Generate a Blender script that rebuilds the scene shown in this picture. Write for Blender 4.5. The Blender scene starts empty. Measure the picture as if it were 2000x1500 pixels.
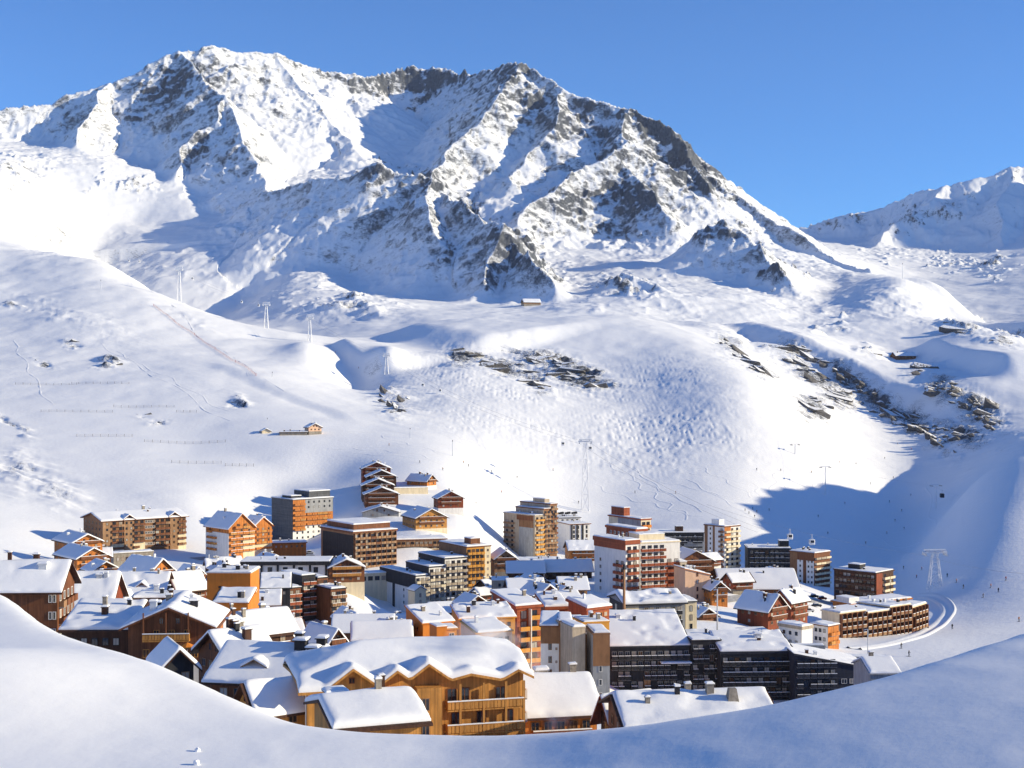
import bpy, bmesh, math, random
import numpy as np
from mathutils import Vector, Matrix

random.seed(7)
scene = bpy.context.scene
C = scene.collection

# ------------------------------------------------------------------ camera, sky, sun, exposure
F = 2778.0            # focal length in photograph pixels (50 mm on a 36 mm frame, 2000 px wide)
cam_data = bpy.data.cameras.new("camera")
cam_data.lens = 50.0
cam_data.sensor_width = 36.0
cam_data.clip_start = 0.2
cam_data.clip_end = 40000.0
cam = bpy.data.objects.new("camera", cam_data)
cam.location = (0, 0, 0)
cam.rotation_euler = (math.radians(90), 0, 0)
C.objects.link(cam)
scene.camera = cam

SUN_EL = math.radians(17.2)
SUN_H = (0.9975, -0.07)          # horizontal direction towards the sun (right and a little behind the camera)
sun_dir = Vector((SUN_H[0] * math.cos(SUN_EL), SUN_H[1] * math.cos(SUN_EL), math.sin(SUN_EL))).normalized()
world = bpy.data.worlds.new("World")
scene.world = world
world.use_nodes = True
wn = world.node_tree
bg = wn.nodes["Background"]
sky = wn.nodes.new("ShaderNodeTexSky")
sky.sky_type = 'NISHITA'
sky.sun_disc = False
sky.sun_elevation = SUN_EL
sky.sun_rotation = math.atan2(SUN_H[0], SUN_H[1])
sky.altitude = 2300.0
sky.air_density = 1.0
sky.dust_density = 0.0
sky.ozone_density = 8.4
wn.links.new(sky.outputs[0], bg.inputs[0])
bg.inputs[1].default_value = 0.15
sun_data = bpy.data.lights.new("sun", 'SUN')
sun_data.energy = 5.0
sun_data.angle = math.radians(0.53)
sun_data.color = (1.0, 0.875, 0.60)
sun = bpy.data.objects.new("sun", sun_data)
sun.rotation_euler = sun_dir.to_track_quat('Z', 'Y').to_euler()
C.objects.link(sun)
vs = scene.view_settings
vs.view_transform = 'Standard'
vs.look = 'None'
vs.exposure = 0.36
vs.gamma = 1.0
vs.use_curve_mapping = False
scene.cycles.max_bounces = 8
scene.cycles.diffuse_bounces = 4
scene.cycles.volume_bounces = 2
scene.cycles.use_denoising = True

# ------------------------------------------------------------------ helpers
def tag(o, label=None, cat=None, group=None, kind=None):
    if label: o["label"] = label
    if cat: o["category"] = cat
    if group: o["group"] = group
    if kind: o["kind"] = kind
    return o

def P(px, py, D):
    """world point seen at photograph pixel (px, py) at depth D"""
    return Vector(((px - 1000.0) / F * D, D, (750.0 - py) / F * D))

def hash2(ix, iy, seed):
    h = (ix.astype(np.int64) * 374761393 + iy.astype(np.int64) * 668265263 + seed * 1274126177) & 0xFFFFFFFF
    h = ((h ^ (h >> 13)) * 1274126177) & 0xFFFFFFFF
    h = (h ^ (h >> 16)) & 0xFFFFFF
    return h.astype(np.float32) / np.float32(0xFFFFFF)

def vnoise(x, y, seed=0):
    ix = np.floor(x); iy = np.floor(y)
    fx = (x - ix).astype(np.float32); fy = (y - iy).astype(np.float32)
    ix = ix.astype(np.int64); iy = iy.astype(np.int64)
    fx = fx * fx * fx * (fx * (fx * 6 - 15) + 10); fy = fy * fy * fy * (fy * (fy * 6 - 15) + 10)
    a = hash2(ix, iy, seed); b = hash2(ix + 1, iy, seed)
    c = hash2(ix, iy + 1, seed); d = hash2(ix + 1, iy + 1, seed)
    return (a + (b - a) * fx + (c - a) * fy + (a - b - c + d) * fx * fy) * 2 - 1

def fbm(x, y, octaves=4, seed=0, gain=0.5, lac=2.03):
    s = np.zeros(np.shape(x), np.float32); amp = 1.0; tot = 0
    for o in range(octaves):
        s += amp * vnoise(x, y, seed + o * 17); tot += amp
        x = x * lac + 13.7; y = y * lac + 7.1; amp *= gain
    return s / tot

def ridged(x, y, octaves=4, seed=0, gain=0.55, lac=2.07):
    s = np.zeros(np.shape(x), np.float32); amp = 1.0; tot = 0
    for o in range(octaves):
        s += amp * (1 - 2 * np.abs(vnoise(x, y, seed + o * 31))); tot += amp
        x, y = (x * 0.8 - y * 0.6) * lac + 3.3, (x * 0.6 + y * 0.8) * lac + 9.2; amp *= gain
    return s / tot

def sstep(a, b, x):
    t = np.clip((x - a) / (b - a), 0, 1)
    return t * t * (3 - 2 * t)

# ------------------------------------------------------------------ terrain: control points (px, py, depth)
CTRL = []
def col(px, *pairs):
    for py, D in pairs:
        CTRL.append((px, py, D))
# the slope under the village and everything that rises behind it; values are pixel heights at a depth
col(-700, (1300, 60), (1280, 150), (1100, 300), (1000, 500), (900, 700), (750, 1000), (560, 1500), (420, 2000), (320, 2600), (250, 3500), (230, 4500), (250, 6000))
col(-250, (1400, 60), (1380, 150), (1180, 300), (1060, 500), (1000, 700), (850, 1000), (650, 1500), (470, 2000), (360, 2600), (250, 3500), (240, 4500), (300, 6000))
col(0, (1440, 60), (1430, 150), (1225, 300), (1115, 500), (1030, 700), (930, 880), (830, 1080), (730, 1300), (630, 1600), (520, 1950), (440, 2350), (370, 2800), (285, 3400), (330, 4600), (420, 6000))
col(200, (1470, 60), (1450, 150), (1265, 300), (1150, 500), (1080, 700), (960, 860), (860, 1030), (760, 1230), (660, 1480), (570, 1750), (518, 1950), (530, 2080), (560, 2350), (560, 2720), (522, 2850), (468, 2950), (402, 3090), (330, 3260), (300, 3500), (420, 6000))
col(370, (1480, 60), (1460, 150), (1280, 300), (1175, 500), (1095, 690), (975, 850), (870, 1030), (760, 1230), (660, 1500), (588, 1800), (615, 1950), (642, 2250), (645, 2600), (612, 2790), (550, 2870), (480, 2970), (408, 3110), (362, 3300), (350, 3600), (430, 6000))
col(560, (1500, 60), (1480, 150), (1315, 300), (1240, 500), (1120, 690), (1085, 750), (1055, 810), (985, 900), (885, 1000), (800, 1160), (715, 1400), (642, 1700), (655, 1850), (635, 2050), (585, 2300), (540, 2550), (480, 2850), (440, 3300), (430, 6000))
col(740, (1510, 60), (1500, 150), (1330, 300), (1258, 400), (1250, 500), (1190, 620), (1115, 690), (1045, 760), (1010, 800), (985, 830), (955, 880), (905, 960), (842, 1090), (790, 1250), (715, 1480), (650, 1780), (610, 2050), (580, 2350), (560, 2550), (520, 2900), (470, 3400), (430, 6000))
col(676, (1148, 570), (1138, 600))
col(825, (1040, 755), (1020, 790), (1005, 820), (955, 880))
col(900, (1510, 60), (1500, 150), (1320, 300), (1245, 400), (1232, 500), (1190, 620), (1130, 700), (1040, 780), (1005, 825), (960, 900), (900, 1000), (870, 1070), (800, 1230), (720, 1450), (655, 1720), (607, 2050), (583, 2300), (560, 2550), (530, 2900), (470, 3400), (430, 6000))
col(1040, (1510, 60), (1500, 150), (1375, 300), (1275, 400), (1200, 500), (1140, 600), (1115, 690), (1103, 830), (1065, 900), (990, 990), (900, 1100), (815, 1250), (735, 1460), (660, 1740), (603, 2050), (575, 2300), (545, 2600), (500, 3000), (450, 3500), (430, 6000))
col(1250, (1500, 60), (1495, 150), (1440, 240), (1405, 300), (1385, 385), (1240, 435), (1195, 500), (1135, 600), (1112, 690), (1095, 850), (1060, 930), (990, 1020), (905, 1140), (820, 1290), (735, 1500), (655, 1800), (600, 2100), (560, 2400), (520, 2700), (485, 3000), (450, 3500), (430, 6000))
col(1450, (1480, 60), (1480, 150), (1440, 240), (1405, 300), (1385, 385), (1255, 435), (1210, 500), (1145, 600), (1120, 690), (1100, 850), (1020, 970), (930, 1110), (835, 1300), (745, 1550), (672, 1830), (615, 2120), (570, 2400), (535, 2700), (500, 3000), (470, 3500), (440, 6000))
col(1620, (1460, 60), (1460, 150), (1430, 240), (1395, 300), (1380, 380), (1285, 440), (1255, 500), (1170, 690), (1118, 850), (1060, 990), (985, 1120), (905, 1290), (800, 1500), (715, 1760), (640, 2050), (590, 2350), (550, 2700), (515, 3100), (500, 3600), (480, 4600), (440, 6000))
col(1780, (1440, 60), (1430, 150), (1325, 300), (1255, 500), (1170, 690), (1120, 820), (1075, 960), (1010, 1110), (935, 1270), (850, 1450), (755, 1700), (675, 1950), (605, 2200), (545, 2480), (560, 2800), (580, 3300), (530, 4000), (480, 4700), (440, 6000))
col(1900, (1430, 60), (1420, 150), (1320, 300), (1255, 500), (1180, 620), (1105, 700), (1020, 780), (962, 850), (945, 930), (950, 1000), (935, 1120), (885, 1300), (800, 1500), (720, 1740), (655, 1960), (640, 2150), (665, 2400), (640, 2900), (580, 3400), (530, 4000), (480, 4700), (420, 6000))
col(2050, (1400, 60), (1390, 150), (1315, 300), (1250, 500), (1155, 620), (1075, 700), (985, 770), (905, 840), (885, 920), (885, 1050), (860, 1200), (810, 1400), (745, 1620), (690, 1850), (680, 2100), (670, 2400), (620, 2900), (560, 3400), (500, 4000), (440, 4700), (380, 6000))
col(2300, (1300, 60), (1290, 150), (1270, 300), (1230, 500), (1150, 620), (1045, 720), (955, 800), (905, 880), (890, 1000), (850, 1300), (770, 1600), (720, 1900), (690, 2200), (600, 2900), (500, 4000), (420, 4700), (330, 6000))
col(2700, (1200, 60), (1150, 150), (1150, 300), (1100, 500), (960, 650), (1000, 760), (850, 860), (665, 950), (640, 1050), (700, 1140), (850, 1240), (760, 1300), (700, 1700), (640, 2200), (560, 2900), (460, 4000), (380, 4700), (300, 6000))
CTRL = np.array(CTRL, dtype=np.float64)

def _uv(px, D):
    return px / 420.0, np.log(D) * 2.6
def _tps(r2):
    return 0.5 * r2 * np.log(r2 + 1e-12)
_cu, _cv = _uv(CTRL[:, 0], CTRL[:, 2])
_ct = (750.0 - CTRL[:, 1]) / F
_n = len(CTRL)
_A = np.zeros((_n + 3, _n + 3))
_A[:_n, :_n] = _tps((_cu[:, None] - _cu[None]) ** 2 + (_cv[:, None] - _cv[None]) ** 2) + np.eye(_n) * 2e-3
_A[:_n, _n] = 1; _A[:_n, _n + 1] = _cu; _A[:_n, _n + 2] = _cv
_A[_n:, :_n] = _A[:_n, _n:].T
_w = np.linalg.solve(_A, np.concatenate([_ct, np.zeros(3)]))

def base_T_exact(px, D):
    u, v = _uv(px, D)
    out = _w[_n] + _w[_n + 1] * u + _w[_n + 2] * v
    for i in range(_n):
        out = out + _w[i] * _tps((u - _cu[i]) ** 2 + (v - _cv[i]) ** 2)
    return out

# table of it, for fast lookup
_TPX = np.linspace(-1000, 3000, 401)
_TLD = np.linspace(math.log(20), math.log(7000), 421)
_TT = base_T_exact(*[a for a in (np.repeat(_TPX[None], 421, 0), np.exp(np.repeat(_TLD[:, None], 401, 1)))])
def base_T(px, D):
    fx = np.clip((px + 1000) / 10.0, 0, 399.999); fy = np.clip((np.log(D) - _TLD[0]) / (_TLD[1] - _TLD[0]), 0, 419.999)
    ix = fx.astype(int); iy = fy.astype(int); fx = fx - ix; fy = fy - iy
    return (_TT[iy, ix] * (1 - fx) + _TT[iy, ix + 1] * fx) * (1 - fy) + (_TT[iy + 1, ix] * (1 - fx) + _TT[iy + 1, ix + 1] * fx) * fy

# ------------------------------------------------------------------ ridges of the mountains: (px, py, D) polylines, flank (s1, d0, s2)
RIDGES = [
    # main skyline
    ([(-500, 330, 3600), (-200, 290, 3650), (0, 214, 3700), (70, 206, 3750), (140, 182, 3800), (215, 162, 3850), (290, 128, 3900), (350, 102, 3950), (415, 90, 4000), (480, 105, 4050), (540, 104, 4100), (600, 126, 4200), (690, 141, 4250)], 0.55, 90, 0.55, 30, 0.9),
    ([(690, 143, 4300), (740, 147, 4450), (800, 130, 4520), (870, 138, 4480), (940, 140, 4300), (1015, 124, 3980), (1040, 132, 3940)], 0.9, 90, 0.60, 30, 1.0),
    ([(1040, 130, 3920), (1100, 176, 3820), (1170, 202, 3750), (1230, 216, 3700), (1305, 246, 3620), (1340, 298, 3560), (1400, 362, 3480), (1470, 412, 3380), (1550, 456, 3260), (1620, 500, 3120), (1700, 530, 2960)], 0.9, 50, 0.58, 22, 0.9),
    # spurs of the left summit
    ([(215, 162, 3850), (180, 215, 3650), (150, 280, 3450)], 0.5, 60, 0.55, 24, 0.7),
    ([(350, 102, 3950), (440, 190, 3650), (425, 232, 3520), (350, 292, 3400), (345, 335, 3300)], 0.6, 60, 0.60, 26, 0.8),
    ([(440, 190, 3650), (470, 260, 3420), (500, 330, 3200), (520, 372, 3050)], 0.5, 60, 0.50, 26, 0.8),
    ([(540, 104, 4100), (590, 170, 3950), (640, 230, 3800), (690, 290, 3600)], 0.3, 60, 0.45, 24, 0.6),
    # spurs of the second summit
    ([(1015, 121, 3950), (965, 200, 3700), (905, 265, 3520), (870, 320, 3380), (830, 360, 3200)], 0.6, 60, 0.5, 28, 1.0),
    ([(1100, 176, 3820), (1090, 230, 3620), (1030, 300, 3480), (1000, 360, 3280)], 0.5, 50, 0.5, 26, 0.9),
    ([(1230, 216, 3700), (1230, 280, 3480), (1195, 306, 3400), (1110, 350, 3250), (1050, 395, 3120), (1010, 430, 3000)], 0.6, 60, 0.5, 26, 1.0),
    ([(1195, 306, 3400), (1250, 370, 3220), (1310, 430, 3060)], 0.6, 60, 0.5, 26, 1.0),
    ([(1340, 290, 3560), (1390, 380, 3350)], 0.9, 60, 0.6, 22, 1.0),
    # the lower rocky ridge in front
    ([(470, 392, 3070), (520, 372, 3020), (580, 356, 2960), (640, 342, 2900), (700, 330, 2870), (740, 313, 2860), (772, 332, 2850), (800, 337, 2835), (845, 344, 2810), (872, 376, 2760), (900, 390, 2670), (935, 425, 2590), (965, 432, 2510), (985, 438, 2470), (1004, 470, 2440), (1035, 497, 2350), (1085, 548, 2240)], 0.7, 70, 0.56, 18, 1.0),
    ([(845, 344, 2800), (838, 410, 2640), (860, 470, 2520)], 0.4, 50, 0.62, 14, 1.0),
    ([(985, 438, 2470), (950, 500, 2390), (945, 545, 2310)], 0.5, 40, 0.66, 12, 1.1),
    # rocky dome to the right
    ([(1320, 495, 2780), (1360, 458, 2740), (1410, 438, 2700), (1455, 452, 2650), (1500, 505, 2540), (1545, 550, 2440)], 0.5, 50, 0.40, 7, 0.9),
    ([(1165, 560, 2330), (1215, 530, 2320), (1260, 545, 2280), (1290, 560, 2240)], 0.6, 20, 0.3, 8, 0.8),
    ([(2230, 360, 5000), (2450, 180, 4900), (2900, 100, 4700)], 0.5, 90, 0.5, 30, 0.7),  # not the dome: unseen ridge off to the right, added to shade the far mountain
    # far mountain on the right
    ([(1500, 450, 5200), (1570, 442, 5200), (1650, 418, 5200), (1720, 404, 5200), (1780, 378, 5150), (1850, 362, 5100), (1900, 352, 5100), (1975, 328, 5150), (2100, 310, 5200), (2300, 250, 5200), (2600, 230, 5200)], 0.5, 90, 0.42, 30, 0.7),
    ([(1850, 362, 5100), (1780, 420, 4850), (1700, 490, 4550)], 0.4, 60, 0.4, 22, 0.7),
    ([(1975, 328, 5150), (1960, 430, 4700), (1920, 520, 4300)], 0.3, 60, 0.4, 22, 0.6),
]
def wander(pts, seed, amp):
    """break a straight ridge line up: midpoints shifted sideways and in height"""
    r = random.Random(seed); W = [P(*p) for p in pts]
    for lev in range(2):
        out = [W[0]]
        for a, b in zip(W[:-1], W[1:]):
            d = b - a; L = math.hypot(d.x, d.y)
            m = (a + b) / 2
            if L > 60:
                k = r.uniform(-amp, amp) * L * 0.11; m += Vector((-d.y / L * k, d.x / L * k, r.uniform(-1, .6) * L * 0.035))
                out.append(m)
            out.append(b)
        W = out
    return W
def ridge_field(X, Y):
    """highest flank over every ridge, distance to that ridge, position along it, roughness (Y ascending when the arrays are large)"""
    X = X.astype(np.float32); Y = Y.astype(np.float32)
    Z = np.full(X.shape, -1e4, np.float32); DD = np.full(X.shape, 1e4, np.float32)
    SS = np.zeros(X.shape, np.float32); AM = np.zeros(X.shape, np.float32); RK = np.zeros(X.shape, np.float32)
    off = 0.0; big = X.size > 20000
    for ri, (pts, s1, d0, s2, amp, rock) in enumerate(RIDGES):
        W = WLINES[ri]
        ys = [w.y for w in W]; R = 750
        lo, hi = (np.searchsorted(Y, min(ys) - R), np.searchsorted(Y, max(ys) + R)) if big else (0, X.size)
        if hi <= lo: continue
        bw = np.zeros(hi - lo, np.float32); bz = np.zeros(hi - lo, np.float32); bd = np.full(hi - lo, 1e4, np.float32); bs = np.zeros(hi - lo, np.float32)
        for a, b in zip(W[:-1], W[1:]):
            ax, ay = a.x, a.y; dx, dy = b.x - ax, b.y - ay; L2 = dx * dx + dy * dy; L = math.sqrt(L2)
            x = X[lo:hi] - np.float32(ax); y = Y[lo:hi] - np.float32(ay)
            t = np.clip((x * np.float32(dx) + y * np.float32(dy)) / np.float32(L2), 0, 1)
            q = (x - t * np.float32(dx)) ** 2 + (y - t * np.float32(dy)) ** 2
            w = 1 / (q * np.float32(1e-4) + np.float32(.004)); w *= w; w *= w          # nearest part of the line counts, blended where two are equally near
            bz += w * (np.float32(a.z) + np.float32(b.z - a.z) * t); bw += w
            d = np.sqrt(q); m = d < bd
            bs = np.where(m, np.float32(off) + np.float32(L) * t, bs); bd = np.minimum(d, bd)
            off += L
        bz = bz / bw - np.float32(s1 * d0) * (1 - np.exp(-bd / np.float32(d0))) - np.float32(s2) * bd
        off += 500
        # soft maximum: smooth in the gullies
        k = 14.0; sl = slice(lo, hi); Zo = Z[sl]
        hh = np.clip(0.5 + 0.5 * (bz - Zo) / k, 0, 1); m = bz > Zo
        Z[sl] = Zo * (1 - hh) + bz * hh + k * hh * (1 - hh) * 0.6
        DD[sl] = np.where(m, bd, DD[sl]); SS[sl] = np.where(m, bs, SS[sl]); AM[sl] = np.where(m, amp, AM[sl]); RK[sl] = np.where(m, rock, RK[sl])
    return Z, DD, SS, AM, RK
WLINES = [wander(r[0], i + 5, 1.0 if i > 2 else 0.2) for i, r in enumerate(RIDGES)]

# outcrops of bare rock: (px, py, radius x, radius y, tilt deg, strength)
ROCKS = [
    # main skyline rock
    (330, 170, 95, 45, -40, 0.90), (420, 130, 60, 35, 0, 0.70), (270, 220, 40, 40, -40, 0.80), (360, 230, 40, 30, -30, 0.50), (140, 250, 60, 30, 0, 0.50), (110, 200, 60, 25, -20, 0.35),
    (520, 150, 50, 40, 40, 0.60), (640, 145, 60, 14, 10, 0.90), (560, 200, 90, 25, 45, 0.55), (480, 290, 70, 30, 60, 0.60), (390, 290, 40, 40, -40, 0.80), (620, 230, 60, 20, 40, 0.50),
    (740, 165, 50, 35, 0, 1.00), (820, 150, 60, 32, 0, 1.20), (900, 150, 50, 16, -15, 1.10), (830, 195, 50, 10, -10, 1.00),
    (1000, 150, 50, 35, 0, 1.00), (1060, 190, 50, 40, 40, 0.90), (960, 220, 60, 35, -40, 0.70), (900, 290, 40, 35, -20, 0.60),
    (1080, 250, 70, 40, 40, 0.80), (1160, 250, 80, 40, 35, 0.90), (1270, 240, 60, 30, 35, 1.30), (1330, 300, 40, 60, 40, 1.40), (1375, 345, 30, 40, 60, 1.30), (1290, 330, 80, 25, 45, 0.70), (1420, 385, 50, 16, 35, 0.70),
    (1230, 390, 110, 60, 40, 1.00), (1130, 390, 60, 45, -20, 0.90), (1180, 450, 120, 25, 15, 0.70), (1320, 420, 70, 30, 35, 0.55), (1050, 440, 60, 40, 30, 0.60), (970, 360, 40, 30, 0, 0.60),
    (1500, 420, 60, 10, 35, 0.50), (1560, 460, 60, 8, 30, 0.50),
    (300, 200, 150, 70, -30, 0.62), (420, 180, 110, 80, 0, 0.58), (150, 230, 90, 50, -20, 0.50), (540, 210, 110, 60, 40, 0.50), (440, 300, 90, 70, 40, 0.55), (80, 300, 90, 40, 0, 0.30),
    (960, 180, 110, 60, 0, 0.60), (1080, 230, 120, 80, 30, 0.72), (1200, 290, 140, 70, 35, 0.70), (1340, 360, 90, 60, 40, 0.70), (1180, 400, 170, 80, 20, 0.62), (1060, 400, 90, 70, 0, 0.55), (900, 260, 70, 60, -20, 0.50), (1430, 420, 110, 30, 38, 0.50), (1560, 490, 130, 22, 30, 0.40),
    # lower ridge
    (640, 400, 150, 60, -10, 0.50), (800, 420, 140, 90, 20, 0.55), (940, 480, 110, 70, 40, 0.62), (560, 470, 130, 60, -10, 0.34), (1040, 520, 80, 40, 40, 0.70), (730, 520, 150, 40, 0, 0.30), (1220, 560, 120, 20, 10, 0.40), (1420, 500, 130, 50, 10, 0.50), (640, 600, 130, 22, 0, 0.45), (1320, 610, 150, 30, 10, 0.22), (1560, 600, 150, 40, 15, 0.25), (1750, 600, 120, 30, 10, 0.30),
    (740, 345, 50, 28, 0, 0.80), (830, 360, 60, 25, 10, 0.90), (910, 410, 60, 25, 40, 0.80), (870, 500, 40, 40, 50, 0.90), (1000, 480, 25, 55, -35, 1.20), (1060, 530, 50, 14, 40, 0.90), (1030, 510, 40, 20, 45, 0.70),
    (700, 420, 70, 50, 0, 0.42), (780, 430, 70, 60, 30, 0.45), (560, 400, 70, 30, -20, 0.50), (490, 440, 50, 40, -30, 0.45), (850, 440, 60, 40, 30, 0.50), (960, 540, 30, 30, 0, 0.80), (640, 540, 120, 20, 0, 0.30),
    # dome and outcrops right of it
    (1400, 465, 80, 18, -20, 1.00), (1450, 490, 40, 20, -20, 0.90), (1510, 535, 50, 16, 30, 1.00), (1215, 560, 50, 16, 15, 1.00), (1170, 600, 20, 10, 0, 0.30),
    (1430, 680, 43.75, 20.8, 40, 1.08), (1480, 720, 56.25, 15.6, 38, 1.08),
    (1560, 690, 75, 24.7, 20, 1.08), (1600, 745, 93.75, 18.2, 28, 1.44), (1660, 745, 62.5, 28.6, 30, 1.44), (1640, 780, 50, 18.2, 30, 1.44), (1730, 800, 100, 24.7, 33, 1.50), (1790, 830, 75, 24.7, 30, 1.56), (1590, 795, 43.75, 24.7, 30, 1.20), (1880, 850, 62.5, 24.7, 15, 1.44),
    (1850, 760, 62.5, 28.6, 30, 1.44), (1910, 800, 68.75, 28.6, 40, 1.44), (1940, 825, 37.5, 15.6, 20, 1.20), (1700, 690, 25, 7.8, 20, 0.96), (1640, 640, 31.25, 9.1, 10, 0.70), (1600, 640, 18, 6, 0, 0.70), (1880, 645, 50, 10.4, 15, 1.08), (1960, 665, 37.5, 7.8, 10, 0.96), (1840, 870, 50, 13, 40, 0.96),
    # big slabs above the mogul field
    (910, 695, 43.75, 18.2, 8, 1.62), (985, 720, 68.75, 18.2, 18, 1.44), (1070, 708, 75, 18.2, 10, 1.68), (1130, 738, 81.25, 20.8, 12, 1.74), (1045, 750, 50, 10.4, 30, 1.20), (880, 780, 30, 6, 0, 0.50), (1010, 655, 30, 6, 0, 0.50),
    (770, 785, 43.75, 28.6, 40, 0.96), (790, 800, 30, 20, 0, 0.60), (775, 805, 17.5, 10.4, 0, 1.44),
    (680, 600, 75, 15.6, 5, 0.96), (640, 605, 40, 10, 0, 0.70), (1000, 575, 50, 14, 0, 0.40),
    # left hill stones
    (80, 710, 17.5, 7.8, 20, 1.56), (213, 710, 22.5, 7.8, 5, 1.56), (140, 670, 17.5, 7.8, 15, 1.20), (25, 830, 37.5, 6.5, 35, 1.44), (25, 600, 20, 6.5, 15, 1.20), (30, 920, 40, 40, 30, 0.80), (110, 965, 50, 25, 20, 0.80), (70, 940, 60, 30, 30, 0.60), (280, 812, 17.5, 5.2, 0, 1.08), (315, 827, 20, 5.2, 0, 1.08), (465, 790, 17.5, 10.4, 30, 1.08), (120, 610, 90, 12, 15, 0.42), (100, 470, 40, 30, 0, 0.45), (260, 355, 30, 10, 5, 0.90), (200, 360, 16, 8, 0, 0.60), (40, 330, 45, 18, 0, 0.75), (30, 360, 30, 10, 0, 0.60), (60, 430, 50, 15, 0, 0.25), (360, 620, 60, 6, 20, 0.35), (200, 640, 80, 20, 15, 0.30),
    # far right mountain
    (1640, 430, 80, 14, -15, 0.90), (1780, 430, 30, 18, 0, 1.10), (1850, 415, 60, 12, -15, 0.90), (1830, 380, 50, 18, -30, 0.40), (1930, 520, 30, 12, 10, 1.00), (1850, 510, 20, 14, 20, 0.80), (1740, 490, 90, 12, 0, 0.40), (1970, 340, 30, 14, 0, 0.70), (1900, 430, 90, 30, 0, 0.35),
]
def rock_field(px, py, D=None):
    out = np.zeros(px.shape, np.float32)
    for cx, cy, rx, ry, ang, st in ROCKS:
        m = (np.abs(px - cx) < 2.6 * max(rx, ry)) & (np.abs(py - cy) < 2.6 * max(rx, ry))
        if not m.any(): continue
        a = math.radians(ang); dx = px[m] - cx; dy = py[m] - cy
        if 620 < cy < 900 and st >= .9: st *= .85          # bare ledges there are modelled stone by stone
        e = ((dx * math.cos(a) + dy * math.sin(a)) / rx) ** 2 + ((-dx * math.sin(a) + dy * math.cos(a)) / ry) ** 2
        out[m] = np.maximum(out[m], st * np.exp(-0.9 * e))
    return out

def lumps(px, D):
    """smaller hand-placed humps and cuts of the slopes: (px, D, radius px, radius in ln D, height m)"""
    out = np.zeros(np.shape(px))
    for cx, cd, rx, rd, hgt in HUMPS:
        e = ((px - cx) / rx) ** 2 + ((np.log(D) - math.log(cd)) / rd) ** 2
        out = out + hgt * np.exp(-e)
    return out
HUMPS = [
    (600, 1500, 45, .05, 12), (700, 1420, 60, .05, -20), (755, 1480, 35, .03, 12),
    (1140, 1720, 190, .10, 30), (1370, 1600, 150, .12, 22), (1470, 1340, 150, .13, 24), (1620, 1210, 110, .08, 12), (1400, 1900, 60, .04, 10), (1540, 1750, 60, .03, 8),
    (640, 960, 70, .04, -4), (600, 900, 60, .04, 3), (460, 920, 70, .06, 3),
]

# banks: the ground steps up across a line: points (px, D), height m, half width m, fall-off m of the raised side
SCARPS = [
    ([(380, 1370), (470, 1290), (560, 1215), (640, 1165), (700, 1105)], 3, 10, 70),
    ([(1400, 2020), (1470, 1880), (1560, 1760), (1680, 1640), (1780, 1540), (1900, 1430)], 24, 22, 150),
    ([(1770, 1930), (1830, 1760), (1900, 1640), (1980, 1520)], 20, 20, 120),
    ([(1760, 2700), (1830, 2480), (1930, 2300), (2050, 2120), (2200, 1950)], 40, 36, 140),
    ([(640, 1640), (690, 1500), (760, 1440)], 12, 12, 60),
    ([(750, 1800), (800, 1660), (880, 1580), (960, 1530)], 16, 34, 130),
]
def scarps(X, Y):
    out = np.zeros(X.shape)
    for pts, h, w, fall in SCARPS:
        W = [((p - 1000) / F * d, d) for p, d in pts]
        best = np.full(X.shape, 1e9); sgn = np.ones(X.shape); end = np.ones(X.shape)
        tot = len(W) - 1
        for i, ((ax, ay), (bx, by)) in enumerate(zip(W[:-1], W[1:])):
            dx, dy = bx - ax, by - ay; L2 = dx * dx + dy * dy
            tt = ((X - ax) * dx + (Y - ay) * dy) / L2; tc = np.clip(tt, 0, 1)
            d = np.hypot(X - ax - tc * dx, Y - ay - tc * dy)
            side = np.sign(dx * (Y - ay) - dy * (X - ax))
            m = d < best
            best = np.where(m, d, best); sgn = np.where(m, side, sgn)
            u = (i + tc) / tot
            end = np.where(m, sstep(0, 0.2, u) * sstep(1, 0.8, u), end)
        sd = best * sgn
        out = out + h * end * sstep(-w, w, sd) * np.exp(-(np.maximum(sd - w, 0) / fall) ** 2)
    return out

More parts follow.
